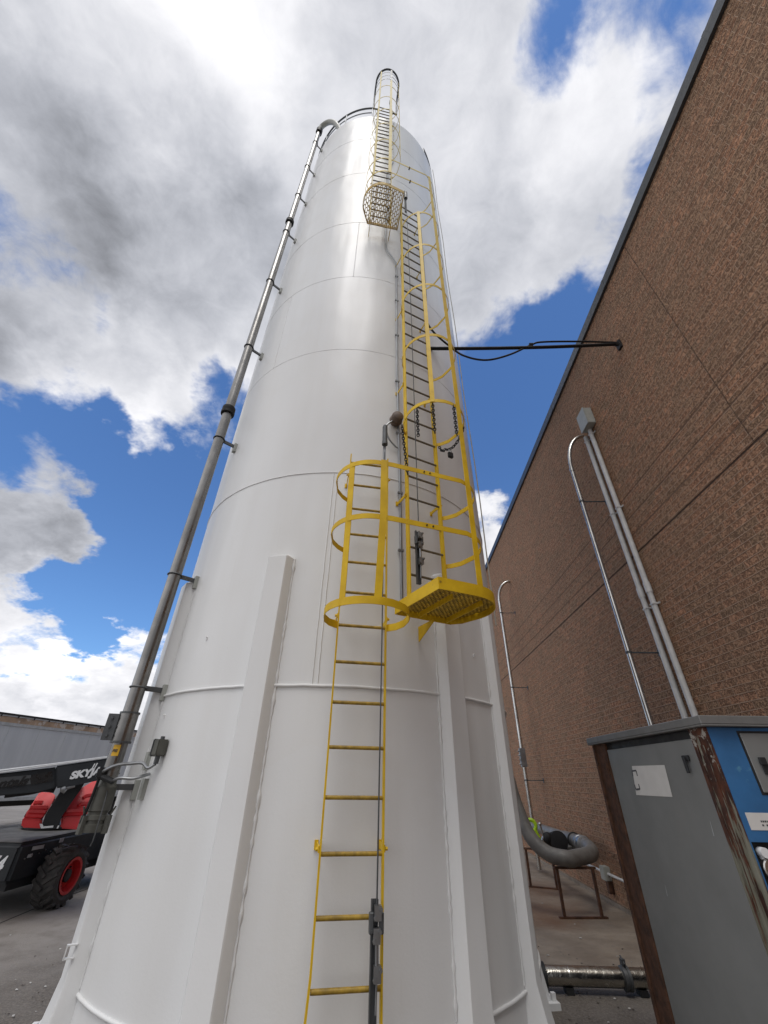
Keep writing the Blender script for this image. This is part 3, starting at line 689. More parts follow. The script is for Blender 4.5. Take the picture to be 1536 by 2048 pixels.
# --- platforms
def platform(name, label, F, z, outline, mats, hole, thick=0.055, grid=0.055, sz=1.0):
    t = thing(name, label, 'platform', F.p(0, 0.3, z))
    fr, gr_ = mats
    pts = [F.p(a, b, z) for a, b in outline]
    bm = B(); flat(bm, pts + [pts[0]], 0.010, thick * (2 if z < 5 else 2.8)); obj('edge_frame', bm, fr, t, 30)
    # expanded-metal deck: rows of stretched hexagons cut to the outline
    def inside(x, y):
        c = False; n = len(outline)
        for i in range(n):
            (x1, y1), (x2, y2) = outline[i], outline[(i + 1) % n]
            if (y1 > y) != (y2 > y) and x < (x2 - x1) * (y - y1) / (y2 - y1) + x1: c = not c
        return c
    bm = B(); dx, dy = grid, grid * 0.52; r = hole
    xs = [a for a, b in outline]; ys = [b for a, b in outline]
    nx0 = int(min(xs) / dx) - 2; nx1 = int(max(xs) / dx) + 2; ny0 = int(min(ys) / dy) - 2; ny1 = int(max(ys) / dy) + 2
    w = grid * 0.062 * sz
    def seg(a, b):
        ma = ((a[0] + b[0]) / 2, (a[1] + b[1]) / 2)
        if inside(*a) and inside(*b):
            A = F.p(a[0], a[1], z + 0.01); Bq = F.p(b[0], b[1], z + 0.01); rodx(bm, A, Bq, w)
    def rodx(b_, A, Bq, w):
        sweep(b_, [A, Bq], [(-w, -0.008), (w, -0.008), (w, 0.008), (-w, 0.008)], False, (0, 0, 1))
    # herringbone wave strands, joined where they touch
    for j in range(ny0, ny1):
        for i in range(nx0, nx1):
            off = 0.5 * dx if j % 2 else 0.0
            x0 = i * dx + off; y0 = j * dy
            p0 = (x0 - dx * 0.18, y0); p1 = (x0 + dx * 0.18, y0)
            seg(p0, p1); seg(p1, (x0 + dx * 0.32, y0 + dy)); seg(p0, (x0 - dx * 0.32, y0 + dy))
    obj('grating', bm, gr_, t, None)
    bm = B()
    for lat in (-0.15, 0.15):
        prs = sorted(b for (a, b) in outline); obox(bm, F.p(lat, 0.33, z - 0.035), F.u, F.n, UP, 0.006, 0.26, 0.022)
    obj('joist', bm, fr, t, 30)
    bm = B()
    for lat in ((-0.02,) if z < 5 else (-0.20, 0.20)):
        prism(bm, [F.p(lat, -0.17, z - 0.058), F.p(lat, 0.10, z - 0.058), F.p(lat, 0.10, z - 0.08), F.p(lat, -0.17, z - 0.20)], F.u * 0.008)
    obj('gusset', bm, fr, t, 30)
    return t
def arcpts(c, r, a0, a1, n=10): return [(c[0] + r * math.sin(R_(a0 + (a1 - a0) * i / n)), c[1] + r * math.cos(R_(a0 + (a1 - a0) * i / n))) for i in range(n + 1)]
platform('grating_platform', 'bright yellow grating landing below the middle ladder, nearer the ground', LM, 2.87,
    [(-0.37, 0.02), (-0.35, 0.70), (-0.02, 0.715)] + arcpts((0.02, 0.37), 0.345, 0, 100, 10) + [(0.30, 0.10), (0.22, 0.02)], (M_yel, M_grate), 0.02, 0.05, 0.048, 2.2)
platform('grating_platform', 'high see-through rusty yellow grating landing near the silo top', LA, ZP2 - 0.02,
    [(0.345, 0.0), (0.345, 0.60), (0.02, 0.66)] + arcpts((-0.03, 0.315), 0.345, 0, -105, 12) + [(-0.25, 0.0)], (M_rustf, M_rustf), 0.02, 0.04, 0.075, 1.0)

# ------------------------------------------------------------------ fall-arrest cables
def clampset(bm, F, lat, out, z):
    c = F.p(lat, out, z); obox(bm, c, F.u, F.n, UP, 0.022, 0.02, 0.035)
    for s1 in (-1, 1): rod(bm, c + F.u * (0.018 * s1) + F.n * 0.018 + UP * 0.02 * s1, c + F.u * (0.018 * s1) + F.n * 0.034 + UP * 0.02 * s1, 0.011, 6)
def bracket_bottom(t, F, lat, z0, z1):
    bm = B(); obox(bm, F.p(lat - 0.012, 0.035, (z0 + z1) / 2), F.u, F.n, UP, 0.021, 0.004, (z1 - z0) / 2)
    for s1 in (-1, 1): obox(bm, F.p(lat - 0.012 + 0.019 * s1, 0.046, (z0 + z1) / 2), F.u, F.n, UP, 0.003, 0.014, (z1 - z0) / 2)
    b = obj('bottom_bracket', bm, M_dgrey, t, 30)
    L = z1 - z0
    for dl_ in (-0.033, 0.030):
        bm = B(); obox(bm, F.p(lat + dl_, 0.058, z1 - L * 0.20), F.u, F.n, UP, 0.014, 0.018, 0.05); bevel(bm, 0.005, 1)
        rod(bm, F.p(lat + dl_, 0.07, z1 - L * 0.265), F.p(lat + dl_, 0.085, z1 - L * 0.265), 0.008, 6); obj('clamp_plate', bm, M_dgrey, b, 30)
    for dl_, k_ in ((0.004, 0.11), (0.0, 0.30), (0.006, 0.60)):
        bm = B(); clampset(bm, F, lat + dl_, 0.07, z1 - L * k_); obj('cable_clamp', bm, M_galv, b, 30)
    bm = B(); rod(bm, F.p(lat + 0.0, 0.075, z1 - L * 0.30), F.p(lat + 0.004, 0.07, z1 - L * 0.62), 0.012, 8); rod(bm, F.p(lat + 0.004, 0.07, z1 - L * 0.62), F.p(lat + 0.002, 0.066, z0 + L * 0.1), 0.006, 8)
    obj('tension_rod', bm, M_galv, b)
    return b
fa = thing('fall_arrest_cable', 'steel safety cable on the lowest ladder, with a grey post sticking up at its top', 'safety cable', LA.p(0.165, 0.05, 0.42))
bm = B(); tube(bm, [LA.p(0.165, 0.06, 0.9), LA.p(0.168, 0.062, 2.6), LA.p(0.165, 0.06, 4.7)], 0.0055, 8); obj('cable', bm, M_dgrey, fa)
bracket_bottom(fa, LA, 0.165, 0.43, 0.96)
bm = B(); obox(bm, LA.p(0.165, 0.03, 4.62), LA.u, LA.n, UP, 0.016, 0.012, 0.38); obj('post', bm, M_galv, fa, 30)
bm = B(); rod(bm, LA.p(0.165, 0.05, 4.86), LA.p(0.165, 0.05, 5.10), 0.03, 14); rod(bm, LA.p(0.165, 0.05, 5.10), LA.p(0.165, 0.05, 5.125), 0.022, 14); rod(bm, LA.p(0.165, 0.05, 4.82), LA.p(0.165, 0.05, 4.86), 0.034, 14); obj('shock_absorber', bm, M_dgrey, fa)
fb = thing('fall_arrest_cable', 'steel safety cable on the middle ladder, its clamp bracket hanging above the yellow landing', 'safety cable', LM.p(-0.1, 0.05, 3.2))
bm = B(); tube(bm, [LM.p(-0.115, 0.06, 3.8), LM.p(-0.10, 0.06, 8.0), LM.p(-0.11, 0.06, 12.3)], 0.0055, 8); obj('cable', bm, M_dgrey, fb)
bracket_bottom(fb, LM, -0.115, 3.15, 3.74)
bm = B(); obox(bm, LM.p(-0.115, 0.03, 12.1), LM.u, LM.n, UP, 0.02, 0.012, 0.55); rod(bm, LM.p(-0.115, 0.05, 12.2), LM.p(-0.115, 0.05, 12.5), 0.04, 12); obj('top_bracket', bm, M_dgrey, fb, 30)
fc = thing('fall_arrest_cable', 'steel safety cable on the topmost ladder, its post standing inside the dark loop', 'safety cable', LA.p(0.14, 0.05, 10.9))
bm = B(); tube(bm, [LA.p(0.15, 0.06, 11.2), LA.p(0.15, 0.06, 18.6)], 0.0055, 8); obj('cable', bm, M_dgrey, fc)
bm = B(); obox(bm, LA.p(0.15, 0.035, 11.1), LA.u, LA.n, UP, 0.022, 0.012, 0.32); clampset(bm, LA, 0.15, 0.06, 11.3); obj('bottom_bracket', bm, M_dgrey, fc, 30)
bm = B(); obox(bm, LA.p(0.15, 0.03, 18.75), LA.u, LA.n, UP, 0.02, 0.014, 0.5); rod(bm, LA.p(0.15, 0.05, 19.0), LA.p(0.15, 0.05, 19.3), 0.035, 12); obj('post', bm, M_dgrey, fc, 30)

# ------------------------------------------------------------------ chains at the cage mouth
def chain(path, label, r=0.017):
    pts = [Vector(p) for p in path]; seg_ = [0]
    for a, b in zip(pts, pts[1:]): seg_.append(seg_[-1] + (b - a).length)
    def at(s_):
        for i in range(len(pts) - 1):
            if s_ <= seg_[i + 1]: return pts[i] + (pts[i + 1] - pts[i]) * ((s_ - seg_[i]) / max(1e-6, seg_[i + 1] - seg_[i])), (pts[i + 1] - pts[i]).normalized()
        return pts[-1], (pts[-1] - pts[-2]).normalized()
    bm = B(); pitch = r * 2.1; n = int(seg_[-1] / pitch)
    for k in range(n + 1):
        c, d = at(k * pitch); x, y, _ = frame_of(d, (0.3, 0.9, 0.1)); w = x if k % 2 else y
        tube(bm, [c + d * (r * 1.45 * math.cos(a)) + w * (r * 0.85 * math.sin(a)) for a in [2 * math.pi * i / 10 for i in range(10)]], 0.0058, 6, closed=True)
    return tag(obj('chain', bm, M_dark, None, 60), label, 'chain', 'chains on the lowest hoop of the middle cage')
zc = 5.095
h1 = LM.p(-0.26, 0.05, zc); h2 = LM.p(-0.19, 0.575, zc); h3 = LM.p(0.04, 0.65, zc); h4 = LM.p(0.34, 0.42, zc); h5 = LM.p(0.25, 0.03, zc)
hL = LM.p(-0.345, 0.20, zc)
def drop(h, L): return [h + Vector((0, 0, -L * i / 4)) for i in range(5)]
chain(drop(LM.p(-0.30, 0.42, zc), 0.42), 'short dark chain hanging straight at the left of the cage hoop')
chain(drop(h2, 0.44), 'short dark chain hanging in front of the ladder rungs')
chain(drop(h3, 0.45), 'short dark chain hanging free from the front of the hoop, silo behind it')
def sagp(a, b, s_, n=12):
    return [a + (b - a) * (i / n) + Vector((0, 0, -s_ * 4 * (i / n) * (1 - i / n))) for i in range(n + 1)]
chain(sagp(h4, LM.p(0.27, 0.12, zc - 0.12), 0.10) + sagp(LM.p(0.27, 0.12, zc - 0.12), h5, 0.05)[1:], 'dark chain draped below the right side of the hoop with a padlock on it')
chain(sagp(LM.p(-0.33, 0.12, zc), LM.p(-0.225, 0.05, 4.45), 0.02), 'dark chain running down beside the left rail of the middle ladder')
pk = h4 + (LM.p(0.27, 0.12, zc - 0.12) - h4) * 0.75 + UP * (-0.075 - 0.10)
pl = thing('padlock', 'small dark padlock dangling from the draped chain', 'padlock', pk)
bm = B(); obox(bm, pk, LM.u, LM.n, UP, 0.032, 0.018, 0.038); bevel(bm, 0.006); obj('body', bm, M_dark, pl, 40)
bm = B(); tube(bm, [pk + UP * 0.035 + LM.u * (0.02 * math.cos(a)) + UP * (0.055 * math.sin(a)) for a in [math.pi * i / 10 for i in range(11)]], 0.006, 8); obj('shackle', bm, M_galv, pl)

# ------------------------------------------------------------------ sensor on the shell, conduit beside the ladder
sp = on_shell((793, 838), SR + 0.09); sn = Vector((sp.x - SC.x, sp.y - SC.y, 0)).normalized(); base = Vector((sp.x, sp.y, sp.z)) - sn * 0.09
se = thing('level_sensor', 'brown round cap sensor bolted to the white silo left of the ladder', 'sensor', base)
bm = B(); lathe(bm, base, sn, [(0.05, -0.01), (0.05, 0.05), (0.085, 0.055), (0.085, 0.075), (0.075, 0.08), (0.075, 0.14), (0.066, 0.165), (0.04, 0.175), (0.0, 0.177)], 24); obj('housing', bm, M_brown, se, 35)
tl = Vector((-sn.y, sn.x, 0)) * -1.0
tl = Vector((sn.y, -sn.x, 0)) if sn.y < 0 else tl
lft = Vector((-math.cos(math.atan2(sn.x, -sn.y)), -math.sin(math.atan2(sn.x, -sn.y)), 0))
bm = B(); tube(bm, smoothpath([base + sn * 0.09 + lft * 0.05 - UP * 0.05, base + sn * 0.08 + lft * 0.13 - UP * 0.16, base + sn * 0.06 + lft * 0.10 - UP * 0.33, base + sn * 0.035 - UP * 0.42, base + sn * 0.03 - lft * 0.04 - UP * 0.44], 8), 0.011, 8); obj('flexible_conduit', bm, M_galv, se)
tcx = 22.3
path = [cy(tcx + 1.0, SR + 0.022, 3.0), cy(tcx + 0.8, SR + 0.022, 4.5), cy(tcx, SR + 0.022, 6.5), cy(tcx, SR + 0.022, 9.5)]
path += [cy(tcx - 0.4, SR + 0.03, 9.68), cy(tcx - 1.6, SR + 0.03, 9.8), cy(17.5, SR + 0.03, 10.0), cy(16.6, SR + 0.03, 10.15), cy(16.2, SR + 0.022, 10.4), cy(16.0, SR + 0.022, 14.0), cy(20.5, SR + 0.03, 15.0), cy(20.5, SR + 0.03, 18.3)]
cn = thing('shell_conduit', 'thin grey electrical conduit strapped to the silo shell beside the middle ladder', 'conduit', path[0])
bm = B(); tube(bm, path, 0.014, 8); obj('pipe', bm, M_galv, cn)
for z in (3.6, 4.35, 5.3, 6.3, 7.4, 8.4, 9.2):
    bm = B(); c = cy(tcx + (0.8 if z < 4.6 else 0.3 if z < 6 else 0), SR + 0.012, z); n = Vector((c.x - SC.x, c.y - SC.y, 0)).normalized(); uu = Vector((-n.y, n.x, 0)); obox(bm, c + n * 0.013, uu, n, UP, 0.03, 0.013, 0.012); obj('strap', bm, M_galv, cn, 30)

# ------------------------------------------------------------------ cables from the wall
wa = on_x((1237, 688), W_X - 0.02); sa = on_shell((859, 697), SR + 0.0)
oc = thing('overhead_cable', 'black cable bundle strung from the brick wall across to the silo', 'cable', sa)
bm = B(); tube(bm, sagp(wa, sa, 0.04, 20), 0.028, 10); obj('main_cable', bm, M_black, oc)
mid_ = wa + (sa - wa) * 0.46
def on_line(p, a, b):      # pixel on the vertical plane through a-b
    n = (b - a).cross(UP).normalized(); return on_plane(p, a, n)
q1 = [on_line(p, wa, sa) for p in ((1237, 685), (1160, 683), (1085, 684), (1062, 690), (1020, 709), (975, 720), (935, 714), (905, 697))]
q2 = [LM.p(0.30, -0.06, z) for z in (7.9, 8.8, 10.0, 11.5)]
bm = B(); tube(bm, smoothpath(q1 + q2, 6), 0.016, 8); obj('slack_cable', bm, M_black, oc)
bm = B(); obox(bm, wa + Vector((0.0, 0, -0.03)), Vector((1, 0, 0)), Vector((0, 1, 0)), UP, 0.02, 0.05, 0.09); rod(bm, wa + Vector((-0.06, 0, -0.02)), wa + Vector((0.02, 0, -0.02)), 0.03, 8); obj('wall_anchor', bm, M_dark, oc, 30)
bm = B(); c = on_line((1062, 690), wa, sa); rod(bm, c - Vector((0.03, 0, 0)), c + Vector((0.03, 0, 0)), 0.036, 8); obj('cable_tie', bm, M_black, oc)
# a thin rope down the right limb of the silo
bm = B(); n = 24; tube(bm, [Vector((SC.x + 2.158 * math.sin(R_(70)) + 0.01 * math.sin(i), SC.y - 2.158 * math.cos(R_(70)), 18.55 + (3.2 - 18.55) * i / n)) for i in range(n + 1)], 0.009, 6)
tag(obj('rope', bm, M_rope), 'thin pale rope hanging down the right edge of the white silo', 'rope')

# ------------------------------------------------------------------ fill pipe up the left side
PT, PR = -46.0, 2.353
fp = thing('fill_pipe', 'tall brushed steel filling pipe standing off the left side of the silo', 'pipe', cy(PT, PR, 1.28))
RP = 0.066
bm = B(); tube(bm, [cy(PT, PR, z) for z in (1.55, 2.6, 4, 8, 12, 16, 18.9)], RP, 20); obj('pipe', bm, M_pipe, fp)
bm = B(); tube(bm, [cy(PT, PR, 18.86), cy(PT, PR, 19.2)], 0.05, 16); obj('top_reducer', bm, M_pipe, fp)
bm = B()
el = [cy(PT, PR, 19.15), cy(PT, PR, 19.40), cy(-43.5, 2.33, 19.56), cy(-38, 2.26, 19.50), cy(-33, 2.17, 19.25), cy(-29.5, 2.07, 18.85), cy(-28, 2.0, 18.55)]
tube(bm, smoothpath(el, 6), 0.075, 16); obj('elbow', bm, M_boxg, fp)
bm = B(); tube(bm, [cy(PT, PR, 19.05), cy(PT, PR, 19.32)], 0.10, 16); obj('coupling', bm, M_black, fp)
for z in (12.45, 6.09):
    bm = B(); lathe(bm, cy(PT, PR, z - 0.07), (0, 0, 1), [(RP + 0.004, 0), (RP + 0.028, 0.005), (RP + 0.030, 0.05), (RP + 0.020, 0.06), (RP + 0.026, 0.085), (RP + 0.026, 0.13), (RP + 0.004, 0.14)], 20); obj('coupling', bm, M_black, fp)
n46 = (cy(PT, 1, 0) - SC); n46.z = 0; n46.normalize(); u46 = Vector((-n46.y, n46.x, 0))
for z in (18.0, 15.95, 13.95, 11.9, 9.75, 7.63, 5.53, 3.46, 2.29, 1.5):
    bm = B(); tube(bm, [cy(PT, PR, z) + (n46 * math.cos(a) + u46 * math.sin(a)) * (RP + 0.008) for a in [2 * math.pi * i / 16 for i in range(16)]], 0.008, 6, closed=True)
    b = obj('pipe_bracket', bm, M_dgrey, fp)
    bm = B(); obox(bm, cy(PT, (PR - RP + SR) / 2 + 0.01, z), u46, n46, UP, 0.012, (PR - RP - SR) / 2 - 0.004, 0.022); obj('arm', bm, M_dgrey, b, 30)
    bm = B(); obox(bm, cy(PT, SR + 0.018, z - 0.02), u46, n46, UP, 0.03, 0.022, 0.075); bevel(bm, 0.004, 1); obj('shell_pad', bm, M_boxg, b, 30)
# lower clamp housing
bm = B(); c = cy(PT, PR, 1.95)
tube(bm, [cy(PT, PR, 1.84), cy(PT, PR, 2.06)], RP + 0.012, 20); hs = obj('clamp_sleeve', bm, M_pipe, fp)
bm = B(); dl = Vector((-0.95, -0.3, 0)).normalized(); dn = Vector((-dl.y, dl.x, 0))
obox(bm, c + dl * (RP + 0.05), dl, dn, UP, 0.045, 0.012, 0.105); obox(bm, c + dl * (RP + 0.05) + dn * 0.03, dl, dn, UP, 0.045, 0.006, 0.105)
for k in (-0.07, 0, 0.07): rod(bm, c + dl * (RP + 0.055) - dn * 0.03 + UP * k, c + dl * (RP + 0.055) + dn * 0.055 + UP * k, 0.012, 6)
obj('bolt_lug', bm, M_dgrey, hs, 30)
bm = B(); tube(bm, [cy(PT, PR, 2.06), cy(PT, PR, 2.075)], RP + 0.02, 16); tube(bm, [cy(PT, PR, 1.825), cy(PT, PR, 1.84)], RP + 0.02, 16); obj('clamp_ring', bm, M_dgrey, hs)
# bottom coupling end
bm = B(); lathe(bm, cy(PT, PR, 1.20), (0, 0, 1), [(0.0, 0.0), (RP + 0.022, 0.0), (RP + 0.024, 0.05), (RP + 0.012, 0.055), (RP + 0.012, 0.075), (RP + 0.022, 0.08), (RP + 0.022, 0.11), (RP + 0.008, 0.115), (RP + 0.008, 0.13), (RP + 0.018, 0.14), (RP + 0.018, 0.30), (RP + 0.004, 0.32), (RP, 0.36)], 24); be = obj('hose_coupling', bm, M_coup, fp, 30)
for a in (20, 140, 260):
    d = n46 * math.cos(R_(a)) + u46 * math.sin(R_(a)); c = cy(PT, PR, 1.25) + d * (RP + 0.035)
    bm = B(); obox(bm, c, Vector((-d.y, d.x, 0)), d, UP, 0.02, 0.016, 0.06); rod(bm, c + UP * 0.05, c + UP * 0.05 + d * 0.03 + UP * 0.07, 0.007, 6)
    obj('cam_lever', bm, M_coup, be, 30)
bm = B(); sh = [cy(PT, PR, 1.50) + u46 * 0.07, cy(PT, PR, 1.40) + u46 * 0.11, cy(PT, PR, 1.25) + u46 * 0.13, cy(PT, PR, 1.16) + u46 * 0.13, cy(PT, PR, 1.12) + u46 * 0.10]
tube(bm, smoothpath(sh, 6), 0.005, 6); obj('retaining_cable', bm, M_dgrey, be)
# yellow sticker, wrapped on the pipe
bm = B(); ca = math.atan2(-(cy(PT, PR, 0).y), -(cy(PT, PR, 0).x)) - 0.25; rows = []
for z in (1.725, 1.81): rows.append([bm.verts.new(cy(PT, PR, z) + Vector((math.cos(ca + a), math.sin(ca + a), 0)) * (RP + 0.002)) for a in [(-0.42 + 0.84 * i / 6) for i in range(7)]])
for i in range(6): bm.faces.new((rows[0][i], rows[0][i + 1], rows[1][i + 1], rows[1][i]))
stk = obj('sticker', bm, M_tag, fp)
dc = Vector((math.cos(ca), math.sin(ca), 0)); xd = Vector((-dc.y, dc.x, 0))
bm = text_bm('PSI', 0.030, cy(PT, PR, 1.755) + dc * (RP + 0.0025) - xd * 0.026, xd, UP, 0.0008, 0.2, 0.001); obj('lettering', bm, M_ink, stk, None)

# ------------------------------------------------------------------ switch box and cords by the fill pipe
sb = on_shell((318, 1495), SR + 0.06); nb = Vector((sb.x - SC.x, sb.y - SC.y, 0)).normalized(); ub = Vector((-nb.y, nb.x, 0))
jb = thing('switch_box', 'small grey electrical box on the silo shell beside the filling pipe', 'electrical box', sb)
bm = B(); obox(bm, sb - nb * 0.01, ub, nb, UP, 0.042, 0.045, 0.062); bevel(bm, 0.008); bx = obj('enclosure', bm, M_coup, jb, 40)
bm = B(); obox(bm, sb - nb * 0.01 - ub * 0.052, ub, nb, UP, 0.010, 0.048, 0.066); bevel(bm, 0.006); lid = obj('cover', bm, M_dgrey, jb, 40)
bm = B(); obox(bm, sb - nb * 0.01 - ub * 0.0635, ub, nb, UP, 0.002, 0.036, 0.050); obj('cover_panel', bm, M_dark, lid, 30)
bm = B(); rod(bm, sb - UP * 0.06 - nb * 0.01, sb - UP * 0.12 - nb * 0.01, 0.02, 10); rod(bm, sb + UP * 0.06 - nb * 0.01, sb + UP * 0.085 - nb * 0.01, 0.018, 10); obj('gland', bm, M_dgrey, jb)
ls = at_dist((202, 1546), 4.72)
cb = [sb - UP * 0.12 - nb * 0.01, sb - UP * 0.15 - ub * 0.05 + nb * 0.02, at_dist((285, 1526), 4.6), at_dist((262, 1527), 4.62), at_dist((235, 1530), 4.62), at_dist((215, 1538), 4.66), ls]
bm = B(); tube(bm, smoothpath(cb, 6), 0.013, 8); obj('cable', bm, M_galv, jb)
sw = thing('limit_switch', 'dark switch with a grey cord back to the silo, strapped beside the filling pipe end', 'switch', ls)
bm = B(); obox(bm, ls, Vector((0.8, 0.6, 0)), Vector((-0.6, 0.8, 0)), UP, 0.03, 0.03, 0.04); bevel(bm, 0.01); rod(bm, ls - UP * 0.02, ls + Vector((0.13, 0.0, -0.06)), 0.022, 8); obj('body', bm, M_dark, sw, 40)
cd = [ls + Vector((0.12, 0, -0.055)), at_dist((240, 1556), 4.60), at_dist((265, 1557), 4.58), at_dist((285, 1552), 4.6), on_shell((299, 1548), SR + 0.01)]
bm = B(); tube(bm, smoothpath(cd, 6), 0.012, 8); obj('cord', bm, M_galv, sw)
bm = B(); tube(bm, smoothpath([ls - UP * 0.03, ls + Vector((-0.01, 0, -0.2)), ls + Vector((-0.03, 0, -0.34))], 6), 0.012, 8); obj('lead', bm, M_black, sw)
# U-channel stub bracket
for p, h in (((291, 1522), 0.07), ((283, 1578), 0.075)):
    c = on_shell(p, SR + 0.03); n = Vector((c.x - SC.x, c.y - SC.y, 0)).normalized(); uu = Vector((-n.y, n.x, 0))
    bm = B(); obox(bm, c, uu, n, UP, 0.028, 0.004, h)
    for s1 in (-1, 1): obox(bm, c + uu * 0.025 * s1 - n * 0.018, uu, n, UP, 0.003, 0.0165, h)
    tag(obj('channel_bracket', bm, M_boxg, None, 30), 'short grey channel bracket on the silo ' + ('just left below the switch box' if p[1] < 1550 else 'holding the foot of the filling pipe'), 'bracket')

# ------------------------------------------------------------------ conduits on the wall
wc = thing('wall_conduit', 'pair of pale grey conduits running down the brick wall from a small box', 'conduit', (W_X - 0.05, 6.0, GZ))
jt = on_x((1172, 842), W_X - 0.09)
bm = B(); box(bm, (W_X - 0.16, jt.y - 0.16, jt.z - 0.20), (W_X - 0.002, jt.y + 0.14, jt.z + 0.22)); bevel(bm, 0.012); jbx = obj('junction_box', bm, M_boxg, wc, 40)
bm = B(); box(bm, (W_X - 0.172, jt.y - 0.165, jt.z - 0.205), (W_X - 0.162, jt.y + 0.145, jt.z + 0.225)); obj('cover', bm, M_boxg, jbx, 30)
for p0, p1, dy in (((1172, 858), (1363, 1442), 0), ((1183, 850), (1382, 1438), 0)):
    a = on_x(p0, W_X - 0.05); b = on_x(p1, W_X - 0.05)
    yv = (a.y + b.y) / 2; top = jt.z - 0.19
    bm = B(); rod(bm, (W_X - 0.05, yv, top), (W_X - 0.05, yv, GZ + 0.1), 0.040, 14); pp = obj('pipe', bm, M_pvc, wc)
    for z in (7.3, 5.55, 3.82):
        bm = B(); obox(bm, (W_X - 0.048, yv, z), Vector((1, 0, 0)), Vector((0, 1, 0)), UP, 0.045, 0.046, 0.014); bevel(bm, 0.006, 1); box(bm, (W_X - 0.012, yv - 0.085, z - 0.014), (W_X - 0.003, yv - 0.047, z + 0.014)); obj('strap', bm, M_pvc, pp, 30)
    bm = B(); rod(bm, (W_X - 0.05, yv, 4.0), (W_X - 0.05, yv, 4.16), 0.049, 14); obj('coupling', bm, M_pvc, pp)
def standoff(name, label, wall_px, pipe_px, top_px, topmid_px, zend, r, mat, extra=()):
    """a conduit held off the wall: wall_px / pipe_px are the two ends of one of its brackets"""
    w = on_x(wall_px, W_X - 0.01); pz = on_y(pipe_px, w.y); off = W_X - pz.x
    t = thing(name, label, 'conduit', (pz.x, w.y, zend))
    zt = on_y(topmid_px, w.y).z; wz = on_x(top_px, W_X - 0.01).z
    k = off
    path = [Vector((pz.x, w.y, zend)), Vector((pz.x, w.y, zt))] + [Vector((pz.x + k * (1 - math.cos(a)), w.y, zt + (wz - zt) * math.sin(a))) for a in [math.pi / 2 * i / 8 for i in range(1, 9)]]
    bm = B(); tube(bm, path, r, 12); obj('pipe', bm, mat, t)
    for z in (w.z,) + tuple(extra):
        bm = B(); rod(bm, (pz.x + r, w.y, z), (W_X - 0.012, w.y, z), 0.012, 6); box(bm, (W_X - 0.014, w.y - 0.03, z - 0.05), (W_X - 0.002, w.y + 0.03, z + 0.05)); b = obj('standoff', bm, M_dgrey, t, 30)
        bm = B(); rod(bm, (pz.x, w.y, z - 0.015), (pz.x, w.y, z + 0.015), r + 0.01, 12); obj('clamp', bm, M_dgrey, b)
    bm = B(); rod(bm, (pz.x, w.y, zt - 0.03), (pz.x, w.y, zt + 0.03), r + 0.008, 12); obj('coupling', bm, mat, t)
    return t, pz, w
standoff('bent_conduit', 'shiny steel conduit with a hooked top, held off the wall beside the pale pair', (1212, 1003), (1163, 1001), (1166, 873), (1139, 940), GZ + 0.05, 0.036, M_emt, (3.2,))
t2, pz2, w2 = standoff('bent_conduit', 'distant thin steel conduit with a hooked top, by the right edge of the silo', (1030, 1226), (1003, 1229), (1022, 1158), (999, 1200), GZ + 0.05, 0.045, M_emt, (3.9, 1.6))
bm = B(); zf = on_y((1040, 1515), w2.y).z; obox(bm, (pz2.x, w2.y, zf), Vector((1, 0, 0)), Vector((0, 1, 0)), UP, 0.075, 0.06, 0.22); bevel(bm, 0.01)
for k in (-0.15, -0.05, 0.05, 0.15): rod(bm, (pz2.x - 0.12, w2.y - 0.02, zf + k), (pz2.x - 0.06, w2.y - 0.02, zf + k), 0.02, 6)
obj('repair_clamp', bm, M_galv, t2, 30)
lw = thing('low_conduit', 'thin grey conduit with a small box along the foot of the brick wall', 'conduit', (W_X - 0.04, 10, GZ + 0.5))
b0 = on_x((1212, 1746), W_X - 0.05)
bm = B(); rod(bm, (W_X - 0.05, b0.y + 1.6, b0.z), (W_X - 0.05, 7.2, b0.z), 0.022, 10); obj('pipe', bm, M_pvc, lw)
bm = B(); box(bm, (W_X - 0.12, b0.y - 0.10, b0.z - 0.10), (W_X - 0.002, b0.y + 0.10, b0.z + 0.10)); bevel(bm, 0.01); obj('box', bm, M_boxg, lw, 40)
for dy in (-0.05, -1.35):
    bm = B(); box(bm, (W_X - 0.09, b0.y + dy - 0.05, GZ + 0.05 + (0.1 if dy < -1 else 0.12)), (W_X - 0.003, b0.y + dy + 0.05, b0.z - 0.102)); obj('bracket', bm, M_rust, lw, 30)

# ------------------------------------------------------------------ big duct on rusty stands
a0 = on_z((1130, 1838)); a1 = on_z((1205, 1838)); c0 = on_z((1062, 1775)); c1 = on_z((1115, 1780))
def htop(p, v): return at_dist(p, math.hypot(v.x, v.y)).z
zs_top = htop((1119, 1738), a0)
def stand(a, b, zt, label):
    t = thing('pipe_stand', label, 'pipe stand', ((a.x + b.x) / 2, (a.y + b.y) / 2, GZ), 'rusty stands under the grey duct')
    for v in (a, b):
        bm = B(); box(bm, (v.x - 0.022, v.y - 0.022, GZ + 0.03), (v.x + 0.022, v.y + 0.022, zt)); obj('leg', bm, M_rust, t, 30)
    d = (b - a).normalized()
    bm = B(); obox(bm, (Vector((a.x, a.y, 0)) + Vector((b.x, b.y, 0))) / 2 + UP * (GZ + 0.016), d, Vector((-d.y, d.x, 0)), UP, (b - a).length / 2 + 0.09, 0.03, 0.012); obj('foot_bar', bm, M_rust, t, 30)
    bm = B(); obox(bm, (Vector((a.x, a.y, 0)) + Vector((b.x, b.y, 0))) / 2 + UP * (zt + 0.015), d, Vector((-d.y, d.x, 0)), UP, (b - a).length / 2 + 0.05, 0.03, 0.015); obj('saddle_bar', bm, M_rust, t, 30)
    return t
stand(a0, a1, zs_top, 'rusty steel pipe stand under the duct bend, nearer the camera')
